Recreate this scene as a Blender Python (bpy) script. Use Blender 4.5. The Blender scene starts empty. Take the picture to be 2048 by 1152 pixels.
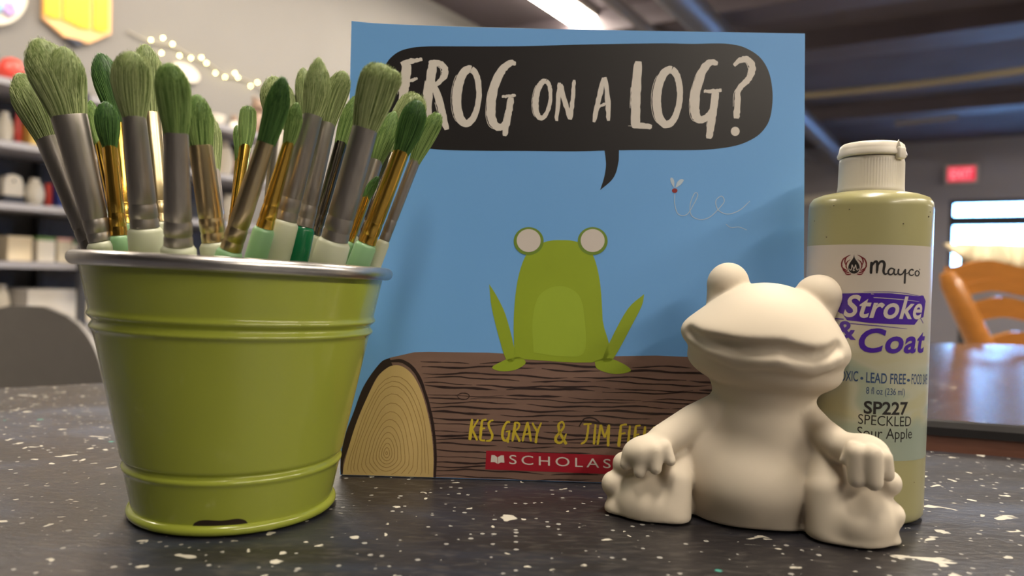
import bpy, bmesh, math, random
import numpy as np
from mathutils import Vector, Matrix

# ------------------------------------------------------------------ camera, world, lamps, exposure
SC = bpy.context.scene
COL = SC.collection
R = math.radians
TZ = 0.75                     # table top height above the floor
CAMH = 0.0893                 # lens height above the table top
FPX = 1479.0                  # focal length in pixels of the 2048 px wide frame
PITCH, ROLL = R(0.93), R(1.6)

cam_data = bpy.data.cameras.new('camera')
cam_data.sensor_width = 36.0
cam_data.lens = FPX / 2048 * 36.0
cam_data.clip_start = 0.01
cam_data.dof.use_dof = True
cam_data.dof.focus_distance = 0.295
cam_data.dof.aperture_fstop = 8.8
cam = bpy.data.objects.new('camera', cam_data)
COL.objects.link(cam)
cam.matrix_world = (Matrix.Translation((0, 0, TZ + CAMH)) @ Matrix.Rotation(math.pi / 2 - PITCH, 4, 'X')
                    @ Matrix.Rotation(ROLL, 4, 'Z'))
SC.camera = cam

world = bpy.data.worlds.new('sky')
SC.world = world
world.use_nodes = True
wn = world.node_tree.nodes
wn['Background'].inputs[0].default_value = (0.22, 0.50, 1.0, 1)
wn['Background'].inputs[1].default_value = 26.0

SC.view_settings.view_transform = 'Standard'
SC.view_settings.look = 'None'
SC.view_settings.gamma = 1.0
SC.view_settings.exposure = 0.16
SC.cycles.use_denoising = True
SC.cycles.max_bounces = 8
SC.cycles.sample_clamp_indirect = 6.0
LAMP_WARM = (1.0, 0.89, 0.74)
LAMP_POWER = 53.0

# room frame: 'along' runs down the left wall away from the viewer, 'across' runs along the far wall to the right
RA = R(32)
AL = Vector((math.sin(RA), math.cos(RA), 0))
AC = Vector((math.cos(RA), -math.sin(RA), 0))
CEIL = 2.6
CORNER = Vector((2.86, 10.30, 0))


def room(a, b, z=0.0):
    p = CORNER + AL * a + AC * b
    return Vector((p.x, p.y, z))


# ------------------------------------------------------------------ helpers
CF = Vector((0, math.cos(PITCH), -math.sin(PITCH)))
CU0 = Vector((0, math.sin(PITCH), math.cos(PITCH)))
CR0 = Vector((1, 0, 0))
CR = CR0 * math.cos(ROLL) + CU0 * math.sin(ROLL)
CU = -CR0 * math.sin(ROLL) + CU0 * math.cos(ROLL)
EYE = Vector((0, 0, TZ + CAMH))


def ray(px, py):
    return CF + CR * ((px - 1024) / FPX) + CU * ((576 - py) / FPX)


def at(px, py, y):
    """the point that lies y metres away (world Y) under the photo's pixel"""
    v = ray(px, py)
    return EYE + v * (y / v.y)


def on_plane(px, py, p0, n):
    v = ray(px, py)
    return EYE + v * ((p0 - EYE).dot(n) / v.dot(n))


def on_table(px, py, z=0.0):
    return on_plane(px, py, Vector((0, 0, TZ + z)), Vector((0, 0, 1)))


def lin(r, g, b):
    f = lambda c: (c / 255 / 12.92) if c / 255 <= 0.04045 else ((c / 255 + 0.055) / 1.055) ** 2.4
    return (f(r), f(g), f(b))


def new_mat(name):
    m = bpy.data.materials.new(name)
    m.use_nodes = True
    nt = m.node_tree
    return m, nt, nt.nodes['Principled BSDF'], nt.nodes['Material Output']


def mat(name, col, rough=0.5, metal=0.0, var=0.08, scale=40.0, bump=0.0, spec=0.5, coat=0.0, sss=0.0, stretch=None, col2=None):
    m, nt, b, out = new_mat(name)
    N, L = nt.nodes, nt.links
    tc = N.new('ShaderNodeTexCoord')
    src = tc.outputs['Object']
    if stretch:
        mp = N.new('ShaderNodeMapping')
        mp.inputs['Scale'].default_value = stretch
        L.new(src, mp.inputs[0])
        src = mp.outputs[0]
    nz = N.new('ShaderNodeTexNoise')
    nz.inputs['Scale'].default_value = scale
    nz.inputs['Detail'].default_value = 4
    L.new(src, nz.inputs[0])
    mx = N.new('ShaderNodeMix')
    mx.data_type = 'RGBA'
    c2 = col2 or tuple(min(1, c * (1 + 2 * var) + var * 0.02) for c in col)
    c1 = col if col2 else tuple(c * (1 - var) for c in col)
    mx.inputs[6].default_value = (*c1, 1)
    mx.inputs[7].default_value = (*c2, 1)
    L.new(nz.outputs[0], mx.inputs[0])
    L.new(mx.outputs[2], b.inputs['Base Color'])
    b.inputs['Roughness'].default_value = rough
    b.inputs['Metallic'].default_value = metal
    b.inputs['Specular IOR Level'].default_value = spec
    b.inputs['Coat Weight'].default_value = coat
    b.inputs['Coat Roughness'].default_value = 0.08
    if sss:
        b.inputs['Subsurface Weight'].default_value = sss
        b.inputs['Subsurface Radius'].default_value = (0.006, 0.006, 0.004)
        b.inputs['Subsurface Scale'].default_value = 0.5
    if bump:
        bp = N.new('ShaderNodeBump')
        bp.inputs['Strength'].default_value = bump
        bp.inputs['Distance'].default_value = 0.001
        L.new(nz.outputs[0], bp.inputs['Height'])
        L.new(bp.outputs[0], b.inputs['Normal'])
    return m


def glow(name, col, power):
    m, nt, b, out = new_mat(name)
    b.inputs['Base Color'].default_value = (*col, 1)
    b.inputs['Emission Color'].default_value = (*col, 1)
    b.inputs['Emission Strength'].default_value = power
    return m


class MB:
    """collects shapes for one mesh"""
    def __init__(self):
        self.v, self.f, self.m = [], [], []

    def add(self, vs, fs, mi=0):
        o = len(self.v)
        self.v += [tuple(p) for p in vs]
        self.f += [tuple(i + o for i in q) for q in fs]
        self.m += [mi] * len(fs)
        return self

    def box(self, c, s, rot=None, bev=0.0, mi=0):
        c = Vector(c)
        hx, hy, hz = s[0] / 2, s[1] / 2, s[2] / 2
        bm = bmesh.new()
        bmesh.ops.create_cube(bm, size=1)
        for v in bm.verts:
            v.co = Vector((v.co.x * s[0], v.co.y * s[1], v.co.z * s[2]))
        if bev:
            bmesh.ops.bevel(bm, geom=list(bm.edges), offset=bev, segments=3, profile=0.5, affect='EDGES')
        M = rot.to_4x4() if rot else Matrix.Identity(4)
        bm.verts.index_update()
        self.add([(M @ v.co) + c for v in bm.verts], [[v.index for v in f.verts] for f in bm.faces], mi)
        bm.free()
        return self

    def tube(self, pts, rad, n=12, cap=True, mi=0, flat=1.0, up=None):
        pts = [Vector(p) for p in pts]
        if not hasattr(rad, '__len__'):
            rad = [rad] * len(pts)
        ref = up or Vector((0, 0, 1))
        vs, fs = [], []
        for i, p in enumerate(pts):
            d = (pts[min(i + 1, len(pts) - 1)] - pts[max(i - 1, 0)]).normalized()
            if abs(d.dot(ref)) > 0.98 and not up:
                ref = Vector((1, 0, 0))
            e1 = d.cross(ref).normalized()
            e2 = e1.cross(d).normalized()
            for k in range(n):
                t = 2 * math.pi * k / n
                vs.append(p + e1 * math.cos(t) * rad[i] + e2 * math.sin(t) * rad[i] * flat)
        for i in range(len(pts) - 1):
            for k in range(n):
                a, b = i * n + k, i * n + (k + 1) % n
                fs.append((a, b, b + n, a + n))
        if cap:
            fs.append(tuple(range(n))[::-1])
            fs.append(tuple(range((len(pts) - 1) * n, len(pts) * n)))
        return self.add(vs, fs, mi)

    def lathe(self, prof, c=(0, 0, 0), n=48, axis=None, cap0=True, cap1=True, mi=0, shape=None):
        """prof: (radius, height) list; axis: (e1, e2, d)"""
        c = Vector(c)
        e1, e2, d = axis or (Vector((1, 0, 0)), Vector((0, 1, 0)), Vector((0, 0, 1)))
        vs, fs = [], []
        for i, (r, h) in enumerate(prof):
            for k in range(n):
                t = 2 * math.pi * k / n
                q = shape(t, h) if shape else 1.0
                vs.append(c + e1 * (math.cos(t) * r * q) + e2 * (math.sin(t) * r * q) + d * h)
        for i in range(len(prof) - 1):
            for k in range(n):
                a, b = i * n + k, i * n + (k + 1) % n
                fs.append((a, b, b + n, a + n))
        if cap0:
            fs.append(tuple(range(n))[::-1])
        if cap1:
            fs.append(tuple(range((len(prof) - 1) * n, len(prof) * n)))
        return self.add(vs, fs, mi)

    def prism(self, poly, d, mi=0):
        """poly: list of 3-D points, extruded by vector d"""
        poly = [Vector(p) for p in poly]
        n = len(poly)
        d = Vector(d)
        vs = poly + [p + d for p in poly]
        fs = [tuple(range(n)), tuple(range(n, 2 * n))[::-1]]
        fs += [(i, i + n, (i + 1) % n + n, (i + 1) % n) for i in range(n)]
        return self.add(vs, fs, mi)

    def ball(self, c, r, n=20, squash=(1, 1, 1), mi=0):
        c = Vector(c)
        vs, fs = [], []
        m = n // 2
        for i in range(m + 1):
            th = math.pi * i / m
            for k in range(n):
                t = 2 * math.pi * k / n
                vs.append(c + Vector((r * squash[0] * math.sin(th) * math.cos(t), r * squash[1] * math.sin(th) * math.sin(t),
                                      r * squash[2] * math.cos(th))))
        for i in range(m):
            for k in range(n):
                a, b = i * n + k, i * n + (k + 1) % n
                fs.append((a, a + n, b + n, b))
        return self.add(vs, fs, mi)

    def build(self, name, mats, parent=None, smooth=None, origin=None, clean=True):
        me = bpy.data.meshes.new(name)
        me.from_pydata(self.v, [], self.f)
        mats = mats if isinstance(mats, (list, tuple)) else [mats]
        for m in mats:
            me.materials.append(m)
        me.polygons.foreach_set('material_index', self.m)
        if clean:
            bm = bmesh.new()
            bm.from_mesh(me)
            bmesh.ops.remove_doubles(bm, verts=bm.verts, dist=1e-7)
            bmesh.ops.recalc_face_normals(bm, faces=bm.faces)
            bm.to_mesh(me)
            bm.free()
        if smooth is not None:
            me.polygons.foreach_set('use_smooth', [True] * len(me.polygons))
            if smooth < 180:
                me.set_sharp_from_angle(angle=R(smooth))
        o = bpy.data.objects.new(name, me)
        COL.objects.link(o)
        if origin is None:
            q = np.array(self.v)
            lo, hi = q.min(0), q.max(0)
            origin = ((lo[0] + hi[0]) / 2, (lo[1] + hi[1]) / 2, lo[2])
        if origin is not None:
            og = Vector(origin)
            me.transform(Matrix.Translation(-og))
            o.location = og
        if parent is not None:
            o.parent = parent
            o.matrix_parent_inverse = Matrix.Identity(4)
            # parents are unrotated empties or meshes: keep world placement
            w = Vector((0, 0, 0))
            q = parent
            while q is not None:
                w += q.location
                q = q.parent
            o.location = o.location - w
        return o


def tag(o, label=None, cat=None, group=None, kind=None):
    if label:
        o['label'] = label
    if cat:
        o['category'] = cat
    if group:
        o['group'] = group
    if kind:
        o['kind'] = kind
    return o


def thing(name, loc, label, cat, group=None):
    o = bpy.data.objects.new(name, None)
    o.empty_display_size = 0.02
    COL.objects.link(o)
    o.location = loc
    return tag(o, label, cat, group)


def struct(o):
    o['kind'] = 'structure'
    return o


def smoothstep(t):
    t = max(0.0, min(1.0, t))
    return t * t * (3 - 2 * t)


def catmull(pts, n=8):
    pts = [np.array(p, float) for p in pts]
    if len(pts) < 3:
        return [tuple(pts[0] + (pts[-1] - pts[0]) * i / n) for i in range(n + 1)]
    P = [2 * pts[0] - pts[1]] + pts + [2 * pts[-1] - pts[-2]]
    out = []
    for i in range(1, len(P) - 2):
        for k in range(n):
            t = k / n
            a, b, c, d = P[i - 1], P[i], P[i + 1], P[i + 2]
            out.append(tuple(0.5 * ((2 * b) + (c - a) * t + (2 * a - 5 * b + 4 * c - d) * t * t + (3 * b - a - 3 * c + d) * t ** 3)))
    out.append(tuple(pts[-1]))
    return out


# ------------------------------------------------------------------ materials
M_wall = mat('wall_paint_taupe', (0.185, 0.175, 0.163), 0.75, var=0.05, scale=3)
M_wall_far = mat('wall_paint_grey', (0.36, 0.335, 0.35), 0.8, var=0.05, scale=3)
M_ceil = mat('ceiling_black_paint', (0.095, 0.077, 0.086), 0.85, var=0.25, scale=2)
M_beam = mat('beam_black_paint', (0.105, 0.085, 0.097), 0.6, var=0.2, scale=2)
M_floor = mat('floor_concrete', (0.20, 0.18, 0.16), 0.6, var=0.2, scale=2)
M_dark = mat('dark_metal', (0.035, 0.035, 0.04), 0.45, var=0.2)
M_shelf = mat('shelf_grey_metal', (0.30, 0.29, 0.31), 0.4, var=0.1)
M_rackback = mat('rack_back_charcoal', (0.10, 0.098, 0.105), 0.7, var=0.2)
M_bisque = mat('bisque_white', (0.72, 0.66, 0.55), 0.8, var=0.05)
M_bisque2 = mat('bisque_cream', (0.62, 0.52, 0.36), 0.8, var=0.06)
M_red = mat('glaze_red', (0.50, 0.045, 0.03), 0.35, var=0.1)
M_blue = mat('glaze_blue', (0.03, 0.07, 0.30), 0.35, var=0.1)
M_orange = mat('glaze_orange', (0.75, 0.30, 0.10), 0.4, var=0.1)
M_yellow = mat('glaze_yellow', (0.75, 0.50, 0.12), 0.4, var=0.1)
M_navy = mat('glaze_navy', (0.025, 0.03, 0.05), 0.4, var=0.1)
M_brown = mat('glaze_brown', (0.20, 0.13, 0.09), 0.5, var=0.15)
M_green = mat('glaze_leaf_green', (0.12, 0.22, 0.07), 0.5, var=0.15)
M_pink = mat('glaze_pink', (0.62, 0.33, 0.26), 0.5, var=0.1)
M_card = mat('cardboard_cream', (0.66, 0.58, 0.42), 0.8, var=0.06)
M_paper = mat('paper_white', (0.66, 0.62, 0.56), 0.8, var=0.03)


def table_material(name, tint, rough, coat, spec=0.5, ripple=0.35):
    m, nt, b, out = new_mat(name)
    N, L = nt.nodes, nt.links
    tc = N.new('ShaderNodeTexCoord')
    P = tc.outputs['Object']

    def noise(scale, detail=5, src=P, dist=0.0):
        n = N.new('ShaderNodeTexNoise')
        n.inputs['Scale'].default_value = scale
        n.inputs['Detail'].default_value = detail
        n.inputs['Distortion'].default_value = dist
        L.new(src, n.inputs[0])
        return n

    def mapping(scale, rot=0.0, loc=(0, 0, 0)):
        q = N.new('ShaderNodeMapping')
        q.inputs['Scale'].default_value = scale
        q.inputs['Rotation'].default_value = (0, 0, rot)
        q.inputs['Location'].default_value = loc
        L.new(P, q.inputs[0])
        return q.outputs[0]

    def ramp(src, stops):
        r = N.new('ShaderNodeValToRGB')
        e = r.color_ramp.elements
        e[0].position, e[0].color = stops[0][0], (*stops[0][1], 1)
        e[1].position, e[1].color = stops[-1][0], (*stops[-1][1], 1)
        for p, c in stops[1:-1]:
            x = e.new(p)
            x.color = (*c, 1)
        L.new(src, r.inputs[0])
        return r.outputs[0]

    def mix(f, a, bb):
        x = N.new('ShaderNodeMix')
        x.data_type = 'RGBA'
        for s, i in ((f, 0), (a, 6), (bb, 7)):
            if isinstance(s, tuple):
                x.inputs[i].default_value = (*s, 1)
            elif isinstance(s, float):
                x.inputs[i].default_value = s
            else:
                L.new(s, x.inputs[i])
        return x.outputs[2]

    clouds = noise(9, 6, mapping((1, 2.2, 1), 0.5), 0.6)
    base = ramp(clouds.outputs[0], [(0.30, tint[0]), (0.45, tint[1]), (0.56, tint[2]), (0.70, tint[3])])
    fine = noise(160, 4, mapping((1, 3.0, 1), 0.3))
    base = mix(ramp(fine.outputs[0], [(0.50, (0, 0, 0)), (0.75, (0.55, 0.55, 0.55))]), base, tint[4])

    def specks(scale, lo, hi, dens, src, warp=0.0):
        s = src
        if warp:
            nn = noise(scale * 1.7, 2, src)
            add = N.new('ShaderNodeMixRGB')
            add.blend_type = 'LINEAR_LIGHT'
            add.inputs[0].default_value = warp
            L.new(src, add.inputs[1])
            L.new(nn.outputs[1], add.inputs[2])
            s = add.outputs[0]
        v = N.new('ShaderNodeTexVoronoi')
        v.inputs['Scale'].default_value = scale
        v.voronoi_dimensions = '2D'
        L.new(s, v.inputs['Vector'])
        sep = N.new('ShaderNodeSeparateColor')
        L.new(v.outputs['Color'], sep.inputs[0])
        rad = N.new('ShaderNodeMapRange')
        rad.inputs[1].default_value = 1 - dens
        rad.inputs[2].default_value = 1.0
        rad.inputs[3].default_value = lo
        rad.inputs[4].default_value = hi
        rad.clamp = False
        L.new(sep.outputs[0], rad.inputs[0])
        sub = N.new('ShaderNodeMath')
        sub.operation = 'SUBTRACT'
        L.new(rad.outputs[0], sub.inputs[0])
        L.new(v.outputs['Distance'], sub.inputs[1])
        st = N.new('ShaderNodeMapRange')
        st.inputs[1].default_value = 0.0
        st.inputs[2].default_value = 0.03
        L.new(sub.outputs[0], st.inputs[0])
        return st.outputs[0]

    cream = (0.50, 0.47, 0.40)
    s1 = specks(105, 0.0, 0.19, 0.34, P, 0.004)
    s2 = specks(260, 0.0, 0.26, 0.22, P)
    s3 = specks(34, 0.0, 0.14, 0.28, mapping((1, 1.7, 1), 0.4), 0.022)
    s4 = specks(24, 0.0, 0.08, 0.20, mapping((0.55, 4.5, 1), -0.35, (0.3, 0.1, 0)), 0.012)
    s5 = specks(60, 0.0, 0.14, 0.05, mapping((1, 1, 1), 0, (3.3, 1.7, 0)))
    c = base
    c = mix(s2, c, (0.30, 0.29, 0.27))
    c = mix(s1, c, cream)
    c = mix(s4, c, (0.36, 0.35, 0.31))
    c = mix(s3, c, cream)
    c = mix(s5, c, (0.05, 0.25, 0.20))
    L.new(c, b.inputs['Base Color'])
    b.inputs['Roughness'].default_value = rough
    b.inputs['Specular IOR Level'].default_value = spec
    b.inputs['Coat Weight'].default_value = coat
    b.inputs['Coat Roughness'].default_value = 0.18
    bp = N.new('ShaderNodeBump')
    bp.inputs['Strength'].default_value = ripple
    bp.inputs['Distance'].default_value = 0.0006
    bn = noise(210, 5, mapping((1, 2.5, 1), 0.4))
    L.new(bn.outputs[0], bp.inputs['Height'])
    L.new(bp.outputs[0], b.inputs['Normal'])
    L.new(bp.outputs[0], b.inputs['Coat Normal'])
    return m


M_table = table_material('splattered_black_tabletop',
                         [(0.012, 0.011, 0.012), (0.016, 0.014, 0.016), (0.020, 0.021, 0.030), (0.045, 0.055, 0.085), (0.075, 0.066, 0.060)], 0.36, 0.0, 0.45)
M_table2 = table_material('glossy_dark_tabletop',
                          [(0.012, 0.011, 0.012), (0.02, 0.016, 0.016), (0.025, 0.025, 0.035), (0.05, 0.06, 0.09), (0.06, 0.055, 0.05)], 0.25, 1.0, 1.0, 0.5)
M_tedge = mat('table_edge_black', (0.014, 0.012, 0.012), 0.35, var=0.3, scale=30)
M_apron = mat('table_apron_wood', (0.16, 0.065, 0.040), 0.45, var=0.3, scale=20, stretch=(2, 2, 20))

# ------------------------------------------------------------------ the room
A0, B1 = -19.0, 10.5


def wall(name, p, q, t, m, z0=0.0, z1=CEIL):
    mb = MB()
    p, q = Vector(p), Vector(q)
    mb.prism([(p.x, p.y, z0), (q.x, q.y, z0), (q.x, q.y, z1), (p.x, p.y, z1)], t)
    return struct(mb.build(name, m))


struct(MB().prism([room(A0, 0), room(0.15, 0), room(0.15, B1), room(A0, B1)], (0, 0, -0.1)).build('floor', M_floor))
struct(MB().prism([room(A0, 0, CEIL), room(0.15, 0, CEIL), room(0.15, B1, CEIL), room(A0, B1, CEIL)], (0, 0, 0.1)).build('ceiling', M_ceil))
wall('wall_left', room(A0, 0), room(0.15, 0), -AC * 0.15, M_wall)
wall('wall_right', room(A0, B1), room(0.15, B1), AC * 0.15, M_wall)
wall('wall_near', room(A0, -0.15), room(A0, B1 + 0.15), -AL * 0.15, M_wall)

# far wall with a band of shop windows
WZ0, WZ1 = 1.0, 1.89
WB = [2.75, 3.72, 4.69, 5.66, 6.63]
fw = MB()
fw.prism([room(0, 0, 0), room(0, B1, 0), room(0, B1, WZ0), room(0, 0, WZ0)], AL * 0.15)
fw.prism([room(0, 0, WZ1), room(0, B1, WZ1), room(0, B1, CEIL), room(0, 0, CEIL)], AL * 0.15)
fw.prism([room(0, 0, WZ0), room(0, WB[0], WZ0), room(0, WB[0], WZ1), room(0, 0, WZ1)], AL * 0.15)
fw.prism([room(0, WB[-1], WZ0), room(0, B1, WZ0), room(0, B1, WZ1), room(0, WB[-1], WZ1)], AL * 0.15)
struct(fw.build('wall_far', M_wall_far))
M_wframe = mat('window_frame_dark', (0.03, 0.033, 0.045), 0.4)


def glass_material():
    m, nt, b, out = new_mat('window_glass')
    N, L = nt.nodes, nt.links
    tr = N.new('ShaderNodeBsdfTransparent')
    gl = N.new('ShaderNodeBsdfGlossy')
    gl.inputs['Roughness'].default_value = 0.02
    mx = N.new('ShaderNodeMixShader')
    mx.inputs[0].default_value = 0.06
    L.new(tr.outputs[0], mx.inputs[1])
    L.new(gl.outputs[0], mx.inputs[2])
    L.new(mx.outputs[0], out.inputs[0])
    return m


M_glass = glass_material()
for i in range(len(WB) - 1):
    b0, b1 = WB[i], WB[i + 1]
    w = thing('window_%d' % (i + 1), room(0, (b0 + b1) / 2, WZ0), None, None)
    struct(w)
    fm = MB()
    t = 0.045
    fm.prism([room(0.03, b0, WZ0), room(0.03, b0 + t, WZ0), room(0.03, b0 + t, WZ1), room(0.03, b0, WZ1)], AL * 0.07)
    fm.prism([room(0.03, b1 - t, WZ0), room(0.03, b1, WZ0), room(0.03, b1, WZ1), room(0.03, b1 - t, WZ1)], AL * 0.07)
    for z in (WZ0, WZ1 - t):
        fm.prism([room(0.03, b0, z), room(0.03, b1, z), room(0.03, b1, z + t), room(0.03, b0, z + t)], AL * 0.07)
    if i != 1:
        fm.prism([room(0.03, b0, 1.585), room(0.03, b1, 1.585), room(0.03, b1, 1.70), room(0.03, b0, 1.70)], AL * 0.07)
    fm.build('window_frame', M_wframe, w)
    MB().prism([room(0.06, b0 + t, WZ0 + t), room(0.06, b1 - t, WZ0 + t), room(0.06, b1 - t, WZ1 - t), room(0.06, b0 + t, WZ1 - t)],
               AL * 0.006).build('window_pane', M_glass, w)
    if i == 1:
        d = MB()
        pts = catmull([(b0 + 0.12, 1.80), (b0 + 0.17, 1.72), (b0 + 0.33, 1.66), (b0 + 0.60, 1.60), (b0 + 0.85, 1.62)], 6)
        d.tube([room(0.05, q[0], q[1]) for q in pts], [0.02 + 0.05 * math.sin(math.pi * k / (len(pts) - 1)) for k in range(len(pts))], 8, flat=0.06, up=AL)
        pts = catmull([(b0 + 0.12, 1.80), (b0 + 0.10, 1.66), (b0 + 0.14, 1.55), (b0 + 0.17, 1.44)], 6)
        d.tube([room(0.05, q[0], q[1]) for q in pts], [0.012 + 0.03 * math.sin(math.pi * k / (len(pts) - 1)) for k in range(len(pts))], 8, flat=0.06, up=AL)
        d.build('window_decal', mat('decal_blue', (0.02, 0.03, 0.10), 0.5), w)
struct(MB().prism([room(0.16, -20, -0.1), room(60, -20, -0.1), room(60, 40, -0.1), room(0.16, 40, -0.1)], (0, 0, -0.05)).build(
    'ground', mat('pavement', (0.35, 0.37, 0.40), 0.8)))

# baseboard on the left wall and far wall
struct(MB().prism([room(A0, 0, 0), room(0, 0, 0), room(0, 0, 0.1), room(A0, 0, 0.1)], AC * 0.015).build('baseboard_left', M_dark))
struct(MB().prism([room(0, 0.015, 0), room(0, B1, 0), room(0, B1, 0.1), room(0, 0.015, 0.1)], -AL * 0.015).build('baseboard_far', M_dark))

# ceiling strip lamps (rows run down the room)
M_lamp = glow('strip_diffuser', LAMP_WARM, LAMP_POWER)
M_lampbody = mat('strip_housing', (0.5, 0.48, 0.45), 0.4)


def strip(a0, a1, b, label):
    c = room((a0 + a1) / 2, b, CEIL)
    t = thing('strip_light', c, label, 'ceiling light', 'strip lights on the ceiling')
    w = 0.10
    MB().prism([room(a0, b - w, CEIL - 0.001), room(a1, b - w, CEIL - 0.001), room(a1, b + w, CEIL - 0.001), room(a0, b + w, CEIL - 0.001)],
               (0, 0, -0.05)).build('housing', M_lampbody, t)
    w = 0.09
    MB().prism([room(a0 + .02, b - w, CEIL - 0.052), room(a1 - .02, b - w, CEIL - 0.052), room(a1 - .02, b + w, CEIL - 0.052), room(a0 + .02, b + w, CEIL - 0.052)],
               (0, 0, -0.02)).build('diffuser', M_lamp, t)


strip(-7.4, -3.4, 0.78, 'long glowing strip light on the dark ceiling above the book')
ROWS = ((0.9, 'near the left wall'), (3.1, 'over the splattered table'), (5.6, 'right of the glossy table'))
for a0, where in ((-12.3, 'behind the viewer'), (-10.7, 'above the viewer'), (-8.9, 'ahead of the viewer')):
    for b, side in (ROWS if a0 > -12 else ROWS[2:]):
        strip(a0, a0 + 1.4, b, 'ceiling strip light %s, %s' % (side, where))
for a0 in (-4.8, -2.6):  # out-of-view strips, added to brighten the far wall
    for b in (5.2, 8.4):
        strip(a0, a0 + 1.4, b, 'unseen strip light added to brighten the far wall, %s, %s' % ('nearer the window' if a0 > -3 else 'farther from the window',
                                                                                    'left row' if b < 6 else 'right row'))

# ceiling beams, conduits and cable
def beam(name, a, z0, depth, width, label, cat='beam', b0=0.05, b1=B1 - 0.05, group='ceiling beams'):
    mb = MB()
    mb.prism([room(a, b0, CEIL - .001), room(a + width, b0, CEIL - .001), room(a + width, b1, CEIL - .001), room(a, b1, CEIL - .001)], (0, 0, -depth))
    return tag(mb.build(name, M_beam), label, cat, group)


def over(px, py, z):
    """room coordinates (along, across) of the point at height z under a picture position"""
    p = on_plane(px, py, Vector((0, 0, z)), Vector((0, 0, 1))) - CORNER
    return p.dot(AL), p.dot(AC)


beam('ceiling_beam', over(1830, -40, 2.45)[0], 0, 0.15, 0.30, 'dark beam across the ceiling, nearest of the three beams')
beam('ceiling_beam', over(1830, 72, 2.48)[0], 0, 0.12, 0.35, 'dark beam across the ceiling, just above the sagging cable')
beam('ceiling_beam', over(1830, 225, 2.48)[0], 0, 0.12, 0.30, 'dark beam across the ceiling nearest the exit sign wall')
M_pipe = mat('grey_conduit', (0.20, 0.18, 0.18), 0.4)


def pipe(name, p, q, r, m, label, cat, sag=0.0, n=14):
    pts = []
    for i in range(n + 1):
        t = i / n
        x = Vector(p).lerp(Vector(q), t)
        x.z -= sag * 4 * t * (1 - t)
        pts.append(x)
    return tag(MB().tube(pts, r, 12).build(name, m, smooth=60), label, cat)


b1_, b2_ = over(1258, 28, 2.40)[1], over(1405, 28, 2.33)[1]
pipe('conduit', room(-7.2, b1_, 2.40), room(-0.1, b1_, 2.40), 0.035, M_pipe, 'grey conduit pipe under the ceiling right of the glowing strip', 'pipe')
pipe('duct', room(-7.4, b2_, 2.29), room(-0.1, b2_, 2.29), 0.085, mat('galvanised_duct', (0.17, 0.17, 0.20), 0.4, metal=0.4),
     'round grey air duct under the ceiling, running to the far wall beside the book', 'duct')
ca, cb = over(1500, 198, 2.14), over(2230, 112, 2.14)
pipe('sagging_cable', room(*ca, 2.14), room(*cb, 2.14), 0.022, mat('cable_yellow', (0.30, 0.25, 0.16), 0.6), 'yellowish cable sagging below the dark ceiling', 'cable', 0.03)
pipe('sprinkler_pipe', at(1790, 248, 6.4), at(1915, 234, 6.2), 0.022, M_pipe, 'short grey sprinkler pipe below the cable', 'pipe')
# exit sign
ex = on_plane(1923, 349, room(-0.02, 0, 0), AL)
es = thing('exit_sign', ex, 'small red exit sign on the grey far wall', 'sign')
EU = Vector((0, 0, 1))
bx = MB()
bx.prism([ex + AC * x + EU * z for x, z in ((-.17, -.11), (.17, -.11), (.17, .11), (-.17, .11))], -AL * 0.05)
bx.build('sign_box', M_paper, es)
bx = MB()
bx.prism([ex - AL * .051 + AC * x + EU * z for x, z in ((-.14, -.085), (.14, -.085), (.14, .085), (-.14, .085))], -AL * 0.004)
bx.build('sign_face', glow('exit_red', (0.85, 0.03, 0.07), 0.75), es)


def text_polys(body, size=1.0, offset=0.0, shear=0.0, spacing=1.0, cuts=0):
    """letters of the built-in font as (verts, faces) in the plane"""
    cu = bpy.data.curves.new('lettering', 'FONT')
    cu.body = body
    cu.size = size
    cu.offset = offset
    cu.shear = shear
    cu.space_character = spacing
    cu.resolution_u = 4
    o = bpy.data.objects.new('lettering', cu)
    COL.objects.link(o)
    dg = bpy.context.evaluated_depsgraph_get()
    me = o.evaluated_get(dg).to_mesh()
    vs = np.array([v.co[:] for v in me.vertices])
    fs = [tuple(p.vertices) for p in me.polygons]
    if cuts:
        bm = bmesh.new()
        bm.from_mesh(me)
        x0, x1 = vs[:, 0].min(), vs[:, 0].max()
        for k in range(1, cuts):
            bmesh.ops.bisect_plane(bm, geom=bm.verts[:] + bm.edges[:] + bm.faces[:], plane_co=(x0 + (x1 - x0) * k / cuts, 0, 0), plane_no=(1, 0, 0), dist=1e-6)
        bm.verts.index_update()
        vs = np.array([v.co[:] for v in bm.verts])
        fs = [tuple(v.index for v in f.verts) for f in bm.faces]
        bm.free()
    o.evaluated_get(dg).to_mesh_clear()
    bpy.data.objects.remove(o)
    bpy.data.curves.remove(cu)
    return vs, fs


vs, fs = text_polys('EXIT', 1.0, 0.02)
x0, x1, y0, y1 = vs[:, 0].min(), vs[:, 0].max(), vs[:, 1].min(), vs[:, 1].max()
tm = MB()
tm.add([ex - AL * .0565 + AC * (((v[0] - x0) / (x1 - x0) - .5) * .22) + EU * (((v[1] - y0) / (y1 - y0) - .5) * .11) for v in vs], fs)
tm.build('sign_lettering', glow('exit_letters', (1.0, 0.30, 0.35), 0.9), es, clean=False)

# cream panel on the far wall just right of the book
pc = on_plane(1636, 398, room(-0.03, 0, 0), AL)
pm = MB()
pm.prism([pc + AC * x + EU * z for x, z in ((-.30, -.075), (.22, -.02), (.22, .075), (-.30, .02))], -AL * 0.04)
tag(pm.build('wall_panel', M_bisque), 'small cream slanted panel on the far wall between book and bottle cap', 'panel')

# ------------------------------------------------------------------ left wall: plaques, string lights
NL = AC.copy()


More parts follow.
